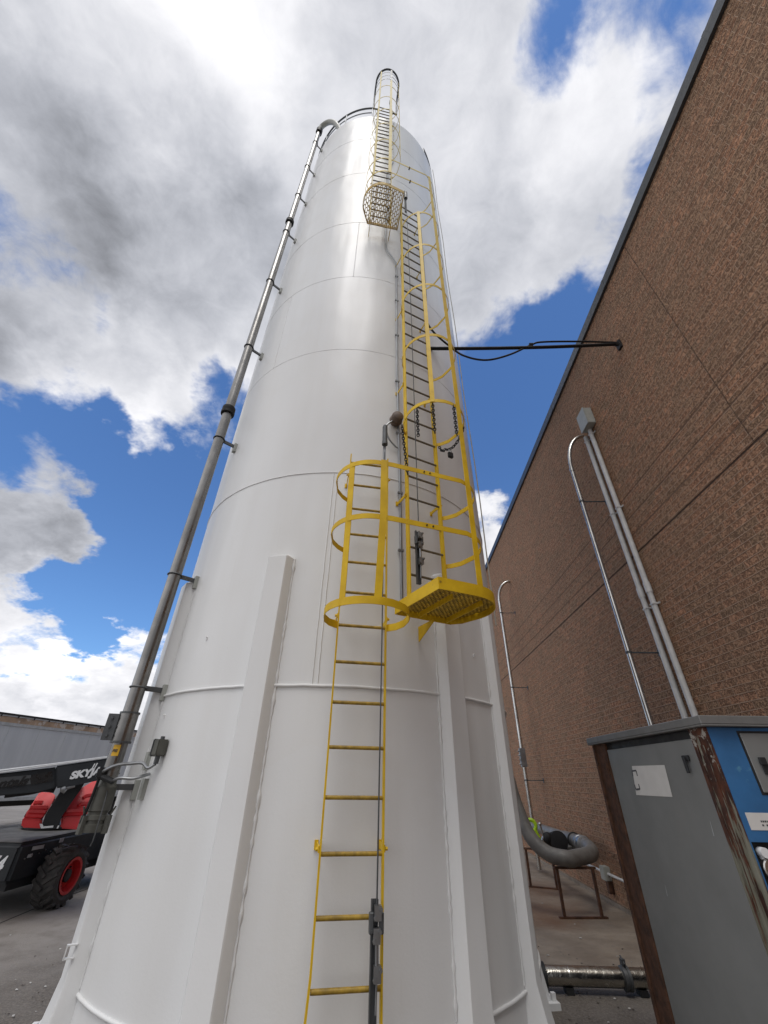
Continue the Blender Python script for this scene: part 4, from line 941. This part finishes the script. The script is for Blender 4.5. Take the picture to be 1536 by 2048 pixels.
stand(c0, c1, zs_top, 'rusty steel pipe stand under the duct, farther back')
RD = 0.115; zd = zs_top + 0.03 + RD
dp = [at_dist((1016, 1552), 9.9), at_dist((1034, 1612), 9.75), at_dist((1060, 1672), 9.6), at_dist((1095, 1706), 9.5), at_dist((1135, 1726), 9.45)]
mid_u = [Vector((3.05, 9.12, zd)), Vector((3.38, 9.33, zd + 0.03)), Vector((3.53, 9.72, zd + 0.07)), Vector((3.52, 10.2, zd + 0.10)), Vector((3.48, 10.9, zd + 0.11))]
dp = [Vector((p.x, p.y, max(p.z, zd))) for p in dp]
du = thing('duct', 'thick dusty grey duct with a U bend, resting on the rusty stands', 'duct', (3.0, 9.3, GZ))
ptsd = smoothpath(dp + mid_u, 8)
bm = B(); tube(bm, ptsd, RD, 20); obj('hose', bm, M_duct, du)
bm = B(); rod(bm, Vector((3.49, 10.75, zd + 0.11)), Vector((3.44, 14.5, zd + 0.12)), RD * 0.86, 18); obj('straight_pipe', bm, M_duct, du)
bm = B(); c = Vector((3.525, 10.05, zd + 0.09)); lathe(bm, c - Vector((0, 0.12, 0)), (0, 1, 0), [(RD + 0.004, 0), (RD + 0.025, 0.01), (RD + 0.025, 0.06), (RD + 0.012, 0.07), (RD + 0.012, 0.17), (RD + 0.025, 0.18), (RD + 0.025, 0.23), (RD + 0.004, 0.24)], 20); obj('coupling', bm, M_galv, du, 30)
bm = B(); tube(bm, [Vector((3.51, 10.42, zd + 0.105)) + Vector((math.cos(a), 0, math.sin(a))) * (RD + 0.01) for a in [2 * math.pi * i / 18 for i in range(18)]], 0.016, 6, closed=True); obj('band', bm, M_dark, du)
# black valve and its steel lever
vp = at_dist((1107, 1680), 10.9)
va = thing('valve', 'black valve body with an upright steel lever, on top of the pipe behind the duct', 'valve', vp)
bm = B(); sphere(bm, vp, 0.15, 16, 10, (1.05, 0.9, 0.85)); lathe(bm, vp + Vector((0.06, -0.16, 0.0)), (0.15, 1, -0.1), [(0.11, 0), (0.165, 0.01), (0.165, 0.05), (0.12, 0.07), (0.12, 0.22), (0.165, 0.24), (0.165, 0.28), (0.1, 0.29)], 18); sphere(bm, vp + Vector((-0.12, -0.04, 0.03)), 0.10, 12, 8); obj('body', bm, M_black, va)
lp = at_dist((1087, 1674), 10.8); lt = at_dist((1080, 1648), 10.8)
bm = B(); rod(bm, lp, lt, 0.018, 8); sphere(bm, lt, 0.032, 10, 6); rod(bm, lp + Vector((-0.05, 0, -0.1)), lp, 0.03, 8); obj('lever', bm, M_emt, va)
bm = B(); tube(bm, [vp + Vector((0.3, -0.1, -0.2)), Vector((3.4, 10.8, zd))], 0.12, 12); obj('neck', bm, M_duct, va)
# lime loop
lc = at_dist((1062, 1651), 11.0)
li = thing('lime_strap', 'bright lime green loop with a tail, hanging behind the grey duct by the wall', 'strap', lc)
dlm = Vector((0.97, -0.23, 0)).normalized()
bm = B(); tube(bm, [lc + dlm * (0.095 * math.cos(a)) + UP * (0.095 * math.sin(a)) for a in [2 * math.pi * i / 20 for i in range(20)]], 0.036, 8, closed=True); obj('loop', bm, M_lime, li)
bm = B(); tube(bm, smoothpath([lc + dlm * 0.07 - UP * 0.06, lc + dlm * 0.12 - UP * 0.20, lc + dlm * 0.20 - UP * 0.32], 6), 0.034, 8); obj('tail', bm, M_lime, li)

# ------------------------------------------------------------------ shiny pipe across the ground
zp = GZ + 0.125; g0 = on_z((1078, 1950), zp); g1 = on_z((1300, 1957), zp); dd = (g1 - g0).normalized()
gp = thing('ground_pipe', 'shiny crinkled steel pipe lying across the ground from the silo foot to the cabinet', 'pipe', (g0 + g1) / 2)
bm = B(); rod(bm, g0 - dd * 0.8, g1 + dd * 0.9, 0.078, 24); obj('pipe', bm, M_chrome, gp)
cpt = on_z((1252, 1957), zp)
bm = B(); lathe(bm, cpt - dd * 0.04, dd, [(0.08, 0), (0.096, 0.005), (0.096, 0.03), (0.088, 0.034), (0.088, 0.046), (0.096, 0.05), (0.096, 0.075), (0.08, 0.08)], 20); obox(bm, cpt + UP * 0.115, dd, Vector((-dd.y, dd.x, 0)), UP, 0.02, 0.025, 0.03); obj('clamp', bm, M_dgrey, gp, 30)
bm = B(); rod(bm, cpt + UP * 0.11 - Vector((-dd.y, dd.x, 0)) * 0.04, cpt + UP * 0.16 + Vector((-dd.y, dd.x, 0)) * 0.03, 0.009, 6); obj('clamp_bolt', bm, M_dgrey, gp)
cpt0 = on_z((1086, 1951), zp)
bm = B(); lathe(bm, cpt0 - dd * 0.03, dd, [(0.08, 0), (0.105, 0.005), (0.105, 0.05), (0.08, 0.055)], 20); obj('flange', bm, M_dark, gp, 30)
for k in (0.25, 0.9):
    bm = B(); q_ = g0 + (g1 - g0) * k; box(bm, (q_.x - 0.04, q_.y - 0.06, GZ + 0.004), (q_.x + 0.04, q_.y + 0.06, zp - 0.072)); obj('block', bm, M_dark, gp, 30)
bm = B(); pa = [on_z(p, GZ + 0.012) for p in ((1080, 1941), (1100, 1946), (1150, 1948), (1200, 1951), (1245, 1953), (1300, 1956))]
tube(bm, smoothpath(pa, 5), 0.011, 6); tag(obj('thin_cable', bm, M_black), 'thin black cable on the ground just behind the shiny pipe', 'cable')

# ------------------------------------------------------------------ cabinet on the right
X0, Y0, Y1, ZR = 1.98, 3.00, 4.78, 1.905
X1 = 3.45
cab = thing('equipment_cabinet', 'tall steel cabinet with grey side, rusty corner posts and a blue front', 'cabinet', ((X0 + X1) / 2, (Y0 + Y1) / 2, GZ))
bm = B(); box(bm, (X0 + 0.018, Y0 + 0.03, GZ + 0.02), (X1 - 0.02, Y1 - 0.02, ZR - 0.004)); obj('core', bm, M_dark, cab, 30)
bm = B(); box(bm, (X0 - 0.04, Y0 - 0.045, ZR), (X1 + 0.05, Y1 + 0.04, ZR + 0.012)); box(bm, (X0 - 0.04, Y0 - 0.045, ZR + 0.0122), (X1 + 0.05, Y1 + 0.04, ZR + 0.062)); bevel(bm, 0.004, 1); obj('roof', bm, M_roofm, cab, 30)
bm = B(); box(bm, (X0, Y0 + 0.180, GZ + 0.04), (X0 + 0.014, Y1 - 0.285, ZR - 0.055)); bevel(bm, 0.004, 1); sd_ = obj('side_door', bm, M_grayp, cab, 30)
bm = B(); box(bm, (X0 - 0.006, Y0, GZ + 0.01), (X0 + 0.015, Y0 + 0.168, ZR - 0.002)); box(bm, (X0 - 0.012, Y0 + 0.05, GZ + 0.01), (X0 - 0.0065, Y0 + 0.09, ZR - 0.1))
box(bm, (X0 - 0.011, Y0 + 0.125, GZ + 0.01), (X0 - 0.0068, Y0 + 0.16, ZR - 0.06)); obj('corner_post', bm, M_peel, cab, 30)
bm = B(); box(bm, (X0 - 0.006, Y1 - 0.275, GZ + 0.01), (X0 + 0.015, Y1, ZR - 0.002)); box(bm, (X0 - 0.02, Y1 - 0.05, GZ + 0.01), (X0 - 0.0065, Y1 - 0.02, ZR - 0.004)); obj('corner_post', bm, M_rust, cab, 30, 'dark rusty post at the far side')
# paper label on the grey door, its print mostly washed out
lb = [on_x(p, X0 - 0.0015) for p in ((1264, 1532), (1329, 1530), (1345, 1594), (1273, 1590))]
bm = B(); prism(bm, lb, (-0.0012, 0, 0)); pl_ = obj('paper_label', bm, M_white, sd_, None)
bm = B()
def stroke(b_, pts, X, w=0.006):
    P = [on_x(p, X) for p in pts]
    for a, b in zip(P, P[1:]):
        d = (b - a).normalized(); n = Vector((1, 0, 0)).cross(d) * w; prism(b_, [a - n, b - n, b + n, a + n], (-0.0008, 0, 0))
stroke(bm, ((1266, 1553), (1264, 1542), (1272, 1541), (1275, 1552)), X0 - 0.0032); stroke(bm, ((1269, 1569), (1272, 1579), (1280, 1578), (1277, 1568)), X0 - 0.0032)
obj('print_mark', bm, M_dgrey, pl_, None)
lq = on_x((1374, 1517), X0)
bm = B(); box(bm, (X0 - 0.016, lq.y - 0.035, lq.z - 0.015), (X0 - 0.001, lq.y + 0.035, lq.z + 0.018)); box(bm, (X0 - 0.03, lq.y - 0.015, lq.z - 0.085), (X0 - 0.0165, lq.y + 0.01, lq.z + 0.005)); bevel(bm, 0.003, 1); obj('latch', bm, M_dark, sd_, 30)
hq = on_x((1221, 1537), X0)
bm = B(); rod(bm, (X0 - 0.008, hq.y + 0.03, hq.z - 0.05), (X0 - 0.008, hq.y + 0.03, hq.z + 0.05), 0.012, 8); obj('hinge', bm, M_rust, sd_)
bm = B()
for p0, p1 in (((1420, 1642), (1428, 1672)), ((1330, 1770), (1335, 1792))):
    a, b = on_x(p0, X0 - 0.0012), on_x(p1, X0 - 0.0012); d = (b - a).normalized(); n = Vector((1, 0, 0)).cross(d) * 0.0035
    prism(bm, [a - n * 0.4, b - n, b + n, a + n * 0.4], (-0.0006, 0, 0))
obj('scratch', bm, M_paler, sd_, None)
# blue front, with a grey door, a white plate and a gauge recess
def fy(p): return on_y(p, Y0 - 0.004)
gx0 = fy((1478, 1468)).x; rz1 = fy((1503, 1684)).z; rx0 = fy((1503, 1686)).x; rz0 = fy((1536, 1850)).z
bm = B(); box(bm, (X0 + 0.012, Y0 - 0.004, rz1), (X1, Y0 + 0.02, ZR - 0.003)); box(bm, (X0 + 0.012, Y0 - 0.004, rz0 - 0.25), (rx0, Y0 + 0.02, rz1 - 0.0005)); box(bm, (X0 + 0.012, Y0 - 0.004, GZ + 0.02), (X1, Y0 + 0.02, rz0 - 0.2505)); fr = obj('front_panel', bm, M_blue, cab, None)
dz0 = fy((1545, 1640)).z
bm = B(); box(bm, (gx0, Y0 - 0.014, fy((1536, 1610)).z + 0.06), (X1 - 0.03, Y0 - 0.005, ZR - 0.035)); bevel(bm, 0.003, 1); gd = obj('front_door', bm, M_grayp, cab, 30)
bm = B(); box(bm, (gx0 - 0.012, Y0 - 0.0065, fy((1536, 1610)).z + 0.048), (X1 - 0.02, Y0 - 0.0045, ZR - 0.022)); obj('door_gap', bm, M_dark, cab, None)
hz = fy((1526, 1530)); bm = B(); box(bm, (hz.x - 0.02, Y0 - 0.022, hz.z - 0.05), (hz.x + 0.02, Y0 - 0.0145, hz.z + 0.035)); box(bm, (hz.x - 0.03, Y0 - 0.034, hz.z + 0.0), (hz.x + 0.012, Y0 - 0.0225, hz.z + 0.04)); bevel(bm, 0.003, 1); obj('handle', bm, M_dark, gd, 30)
wp0 = fy((1474, 1626)); wp1 = fy((1536, 1660)); wz0 = fy((1500, 1660)).z; wz1 = fy((1490, 1625)).z
bm = B(); box(bm, (X0 + 0.045, Y0 - 0.0065, wz0), (X0 + 0.62, Y0 - 0.0045, wz1)); npl = obj('name_plate', bm, M_white, cab, None)
bm = B(); zr_ = wz0 + (wz1 - wz0) * 0.45
rnd = random.Random(3)
for row in range(3):      # illegible small print, in word-long dashes
    x = X0 + 0.115 + (0.03 if row == 2 else 0); z = zr_ - row * 0.018
    while x < X0 + 0.5:
        w_ = rnd.uniform(0.006, 0.012); box(bm, (x, Y0 - 0.0072, z), (x + w_, Y0 - 0.0067, z + 0.009)); x += w_ + (0.003 if rnd.random() < 0.8 else 0.014)
obj('small_print', bm, M_dgrey, npl, None)
bm = B(); box(bm, (rx0 + 0.0005, Y0 + 0.0195, rz0 - 0.25), (X1 - 0.01, Y0 + 0.0255, rz1 - 0.0005)); obj('gauge_recess', bm, M_black, cab, None)
c1_ = on_y((1528, 1704), Y0 + 0.02); c2_ = on_y((1540, 1738), Y0 + 0.02)
bm = B(); rod(bm, (c1_.x - 0.02, Y0 + 0.024, c1_.z), (c1_.x - 0.02, Y0 - 0.02, c1_.z), 0.024, 16); box(bm, (c1_.x - 0.035, Y0 + 0.003, c1_.z - 0.03), (c1_.x + 0.06, Y0 + 0.0185, c1_.z - 0.012)); obj('knob', bm, M_sticker, cab, 40)
bm = B(); lathe(bm, (c2_.x, Y0 + 0.024, c2_.z), (0, -1, 0), [(0.05, 0), (0.05, 0.03), (0.044, 0.034), (0.04, 0.028), (0, 0.028)], 24); obj('gauge', bm, M_emt, cab, 35)

# ------------------------------------------------------------------ trailer in the background
tA = Vector((-14.6, 16.0, 0)); tB = Vector((-13.48, 21.14, 0)); td = (tB - tA).normalized(); tn = Vector((td.y, -td.x, 0))
tr = thing('trailer', 'long weathered grey box trailer with a rust streaked top rail, parked beyond the boom lift', 'trailer', tA + Vector((0, 0, GZ)))
L0, L1 = -6.0, 9.5
def tbx(bm, s0, s1, z0, z1, d0, d1):
    P = [tA + td * s0 - tn * d1, tA + td * s1 - tn * d1, tA + td * s1 - tn * d0, tA + td * s0 - tn * d0]
    hexa(bm, [p + UP * z0 for p in P] + [p + UP * z1 for p in P])
bm = B(); tbx(bm, L0, L1, 0.80, 3.02, 0.0, 2.5); obj('side_panel', bm, M_trail, tr, None)
bm = B(); tbx(bm, L0, L1, 3.021, 3.12, -0.02, 2.5); obj('lower_rail', bm, M_paler, tr, None)
bm = B(); tbx(bm, L0, L1, 3.121, 3.31, -0.01, 2.5); obj('top_rail', bm, M_wood, tr, None)
bm = B(); tbx(bm, L0, L1, 3.311, 3.36, -0.03, 2.52); obj('roof_trim', bm, M_paler, tr, None)
bm = B(); tbx(bm, L0, L1, 3.361, 3.42, -0.05, 2.53)
for k in range(24): tbx(bm, L0 + 0.3 + k * 0.64, L0 + 0.34 + k * 0.64, 3.29, 3.3605, -0.045, -0.031)
obj('tarp_bar', bm, M_dark, tr, None)
bm = B(); tbx(bm, L0, L1, 0.70, 0.799, -0.02, 2.5); obj('bottom_rail', bm, M_paler, tr, None)
for k in range(13):
    bm = B(); tbx(bm, L0 + 0.6 + k * 1.2, L0 + 0.625 + k * 1.2, 0.81, 3.01, -0.012, -0.0005); obj('side_seam', bm, M_trail, tr, None)
for s_ in (-4.6, -3.3, 7.4, 8.6):
    bm = B(); c = tA + td * s_ - tn * 0.05; lathe(bm, Vector((c.x, c.y, GZ + 0.5)), -tn, [(0, 0), (0.3, 0), (0.5, 0.03), (0.5, 0.25), (0.3, 0.28), (0, 0.28)], 24); obj('wheel', bm, M_tyre, tr, 35)
bm = B(); tbx(bm, L0 + 0.5, L1 - 0.3, 0.5, 0.699, 0.6, 1.9); obj('chassis_beam', bm, M_dark, tr, None)

# ------------------------------------------------------------------ boom lift
bl = thing('boom_lift', 'red and black boom lift on big rough tyres, parked left of the silo', 'boom lift', (-6.75, 10.0, GZ))
cx_r = -5.93; cx_l = -7.62; cf = 8.02; cb_ = 11.3
bm = B()
zt0, zt1, zb0 = 0.64, 0.70, 0.16
hexa(bm, [(cx_l, cf, zb0), (cx_r, cf, zb0), (cx_r, cb_, zb0), (cx_l, cb_, zb0), (cx_l, cf + 0.03, zt0), (cx_r - 0.02, cf + 0.03, zt0), (cx_r - 0.02, cb_, zt1), (cx_l, cb_, zt1)])
bevel(bm, 0.045, 3); ch = obj('chassis', bm, M_navy, bl, 40)
bm = B(); e = 0.006
hexa(bm, [(cx_l + 0.06, cf + 0.09, zt0 + 0.003 + e), (cx_r - 0.08, cf + 0.09, zt0 + 0.003 + e), (cx_r - 0.08, cb_ - 0.06, zt1 + e), (cx_l + 0.06, cb_ - 0.06, zt1 + e), (cx_l + 0.06, cf + 0.09, zt0 + 0.011 + e), (cx_r - 0.08, cf + 0.09, zt0 + 0.011 + e), (cx_r - 0.08, cb_ - 0.06, zt1 + 0.008 + e), (cx_l + 0.06, cb_ - 0.06, zt1 + 0.008 + e)])
obj('deck_plate', bm, M_deck, ch, 30)
bm = B(); box(bm, (cx_l + 0.1, cf + 0.1, zb0 - 0.09), (cx_r - 0.06, cb_ - 0.1, zb0 - 0.001)); obj('underbody', bm, M_dark, bl, 30)
bm = text_bm('4/4', 0.30, (0, cf + 0.006, 0.285), (1, 0, 0), (0, 0.05, 1), 0.001, 0.25, 0.008, 0.85)
wm = max(v.co.x for v in bm.verts)
for v in bm.verts: v.co.x += cx_r - 0.15 - wm
obj('lettering', bm, M_sticker, ch, None)
bm = B()
for (y_, z_, w_, h_) in ((8.30, 0.47, 0.05, 0.045), (8.42, 0.56, 0.13, 0.05), (8.95, 0.60, 0.05, 0.06)): box(bm, (cx_r - 0.001, y_ - w_, z_ - h_ / 2), (cx_r + 0.0025, y_ + w_, z_ + h_ / 2))
obj('decal', bm, M_paler, ch, None)
rr = random.Random(5)
for k in range(9):
    bm = B(); zq = 0.32 + 0.2 * rr.random(); rod(bm, (cx_r - 0.002, 8.2 + 0.14 * k, zq), (cx_r + 0.012, 8.2 + 0.14 * k, zq), 0.012, 6); obj('bolt', bm, M_galv, ch, 30)
def wheel(xo, yc, sgn):
    """xo: outer face, sgn +1 faces +x"""
    Rw, wid = 0.405, 0.37; zc_ = GZ + Rw - 0.004; o = Vector((xo - sgn * wid, yc, zc_)); d = Vector((sgn, 0, 0))
    bm = B(); lathe(bm, o, d, [(0.20, 0.02), (0.30, 0.0), (Rw - 0.04, 0.02), (Rw - 0.022, 0.07), (Rw - 0.020, wid - 0.07), (Rw - 0.045, wid - 0.015), (0.30, wid), (0.245, wid - 0.02), (0.235, wid - 0.05), (0.235, wid - 0.2), (0.0, wid - 0.2)], 40)
    x, y, _ = frame_of(d)
    for side in (0, 1):
        for k in range(16):
            a0 = 2 * math.pi * (k + 0.5 * side) / 16; pts = []
            for i in range(4):
                a = a0 + i * 0.10; w_ = (wid * 0.5 + (1 if side else -1) * wid * (0.47 - 0.155 * i)); r_ = Rw - (0.030 if i == 0 else 0.012)
                pts.append(o + d * w_ + (x * math.cos(a) + y * math.sin(a)) * r_)
            sweep(bm, pts, [(-0.03, -0.022), (0.03, -0.022), (0.024, 0.022), (-0.024, 0.022)], False, tuple((pts[1] - o - d * (pts[1] - o).dot(d)).normalized()))
    w = obj('wheel', bm, M_tyre, bl, 30)
    bm = B(); lathe(bm, o, d, [(0.243, wid - 0.004), (0.205, wid - 0.006), (0.20, wid - 0.05), (0.195, wid - 0.13), (0.07, wid - 0.14), (0.065, wid - 0.08), (0.0, wid - 0.08)], 32, None, False); r = obj('rim', bm, M_redrim, w, 35)
    bm = B(); lathe(bm, o, d, [(0.085, wid - 0.139), (0.085, wid - 0.06), (0.06, wid - 0.045), (0.0, wid - 0.045)], 20)
    for k in range(8):
        a = 2 * math.pi * k / 8; c = o + d * (wid - 0.138) + (x * math.cos(a) + y * math.sin(a)) * 0.135; rod(bm, c, c + d * 0.025, 0.012, 6)
    obj('hub', bm, M_dark, r, 35)
for yc in (8.88, 10.75):
    wheel(-5.50, yc, 1); wheel(-8.05, yc, -1)
bm = B()
for yc in (8.88, 10.75): rod(bm, (-7.7, yc, GZ + 0.40), (-5.85, yc, GZ + 0.40), 0.09, 12)
obj('axle', bm, M_dark, bl)
# upperworks, each traced on an upright plane at its own distance
vd = Vector((math.sin(R_(-35.5)), math.cos(R_(-35.5)), 0))
def pl(px, d, tilt=0.0, ref=None):
    """polygon on a plane facing the camera; tilt leans it back (degrees) about its line through ref"""
    o = vd * d + Vector((0, 0, ref if ref is not None else CAMZ)); n = (vd * math.cos(R_(tilt)) - UP * math.sin(R_(tilt))).normalized()
    return [on_plane(p, o, n) for p in px]
ztt = on_plane((120, 1658), vd * 9.9, vd).z
bm = B(); lathe(bm, (-6.75, 9.95, 0.60), (0, 0, 1), [(0.55, 0), (0.55, 0.11), (0.62, 0.115), (0.62, 0.17), (0.0, 0.17)], 32); obj('turntable', bm, M_dark, bl, 35)
def cowl(lower, upper, d, name, tilt, back):
    bm = B(); prism(bm, pl(lower, d), vd * back); bevel(bm, 0.02, 2); c = obj(name, bm, M_red, bl, 40)
    zref = on_plane(lower[0], vd * d, vd).z
    bm = B(); prism(bm, pl(upper, d + 0.0, tilt, zref), vd * (back * 0.7) - UP * 0.05); bevel(bm, 0.015, 2); obj('cowl_top', bm, M_red, c, 40)
    return c, zref
cl, zr1 = cowl([(45, 1636), (84, 1638), (83, 1657), (42, 1655)], [(46, 1635), (57, 1622), (60, 1613), (68, 1602), (74, 1591), (80, 1584), (104, 1585), (112, 1592), (101, 1612), (85, 1637)], 9.75, 'cowl', 38, 0.8)
cr, zr2 = cowl([(123, 1634), (214, 1630), (214, 1663), (121, 1657)], [(124, 1633), (143, 1600), (163, 1576), (188, 1561), (208, 1548), (218, 1545), (220, 1570), (214, 1629)], 9.75, 'cowl', 38, 0.9)
bm = B()
for q_, zr in (([(60, 1614), (96, 1614)], zr1), ([(58, 1622), (92, 1623)], zr1), ([(68, 1604), (86, 1604)], zr1)):
    P = pl(q_, 9.74, 38, zr); sweep(bm, P, [(-0.025, -0.02), (0.025, -0.02), (0.018, 0.02), (-0.018, 0.02)], False, (0, 0, 1))
obj('cowl_ridge', bm, M_red, cl, 30)
bm = B()
for q_ in ([(133, 1622), (212, 1618)], [(156, 1612), (162, 1607), (186, 1605)], [(166, 1596), (172, 1591), (192, 1588)]):
    P = pl(q_, 9.74, 38, zr2); sweep(bm, P, [(-0.022, -0.02), (0.022, -0.02), (0.016, 0.02), (-0.016, 0.02)], False, (0, 0, 1))
obj('cowl_ridge', bm, M_red, cr, 30)
bm = B(); prism(bm, pl([(84, 1650), (89, 1634), (123, 1580), (130, 1566), (170, 1564), (163, 1577), (124, 1632), (117, 1656), (108, 1656)], 9.62), vd * 0.5); obj('riser_arm', bm, M_dark, bl, 30)
bm = B(); prism(bm, pl([(79, 1648), (85, 1648), (87, 1653), (107, 1651), (106, 1655), (82, 1657)], 9.6), vd * 0.06); prism(bm, pl([(116, 1651), (119, 1651), (116, 1657), (113, 1657)], 9.6), vd * 0.06); obj('base_bracket', bm, M_sticker, bl, 30)
DB = 9.35
bm = B(); prism(bm, pl([(-60, 1554), (113, 1534), (113, 1577), (75, 1584), (-60, 1598)], DB), vd * 0.34); bevel(bm, 0.02, 2); bo = obj('boom', bm, M_navy, bl, 40)
bm = B(); prism(bm, pl([(111, 1532), (240, 1513), (240, 1551), (200, 1560), (150, 1571), (111, 1577)], DB - 0.05), vd * 0.44); bevel(bm, 0.02, 2); bs_ = obj('boom_sleeve', bm, M_navy, bl, 40)
bm = B(); prism(bm, pl([(-60, 1551.5), (240, 1510), (240, 1512.2), (-60, 1554)], DB - 0.06), vd * 0.30); obj('cable_track', bm, M_sticker, bo, 30)
bm = B(); prism(bm, pl([(-60, 1546), (40, 1534), (100, 1527), (238, 1509), (238, 1510), (100, 1529), (-60, 1549)], DB + 0.1), vd * 0.2); obj('hose_guard', bm, M_sticker, bo, 30)
bm = B(); prism(bm, pl([(60, 1557), (66, 1549), (104, 1542), (106, 1562), (62, 1570)], DB - 0.002), -vd * 0.006); obj('recess_plate', bm, M_letter, bo, 30)
bm = B(); prism(bm, pl([(-60, 1560), (62, 1550), (64, 1568), (-60, 1580)], DB - 0.002), -vd * 0.004); ptc = obj('vinyl_patch', bm, M_patch, bo, 30)
vx = Vector((vd.y, -vd.x, 0))
def text_px(s, a, b, size_px, d, mat, parent, shear, bold, sx):
    A, Bq, Cq = pl([a, b, (a[0], a[1] - size_px)], d); xd = (Bq - A).normalized(); h = (Cq - A).length
    bm = text_bm(s, h / 0.72, A, xd, (UP - xd * UP.dot(xd)), 0.002, shear, bold, sx)
    w1 = max((v.co - A).dot(xd) for v in bm.verts); k = (Bq - A).length / w1
    for v in bm.verts: v.co += xd * ((v.co - A).dot(xd) * (k - 1))
    return obj('lettering', bm, mat, parent, None)
text_px('rentals', (-36, 1580), (57, 1568), 17, DB - 0.014, M_letter, ptc, 0.35, 0.006, 0.92)
text_px('SKYJACK', (139, 1558), (236, 1541), 13.5, DB - 0.056, M_sticker, bs_, 0.25, 0.008, 0.86)
bm = B()
for (q0, q1) in (((182, 1541), (190, 1527)), ((187, 1540), (195, 1526))):
    P = pl([q0, q1], DB - 0.058); sweep(bm, P, [(-0.008, -0.002), (0.008, -0.002), (0.008, 0.002), (-0.008, 0.002)], False, tuple(vd))
obj('emblem_slash', bm, M_sticker, bs_, None)
bm = B(); P = pl([(128, 1577), (150, 1570), (132, 1582), (123, 1578)], DB); rod(bm, P[0], P[1], 0.035, 10); sphere(bm, P[0], 0.055, 10, 6); rod(bm, P[3], P[2], 0.04, 10); obj('cylinder_pin', bm, M_galv, bl)
bm = B(); P = pl([(10, 1590), (60, 1584), (88, 1578), (110, 1580)], DB + 0.2); tube(bm, smoothpath(P, 5), 0.04, 8); obj('hydraulic_hose', bm, M_black, bl)
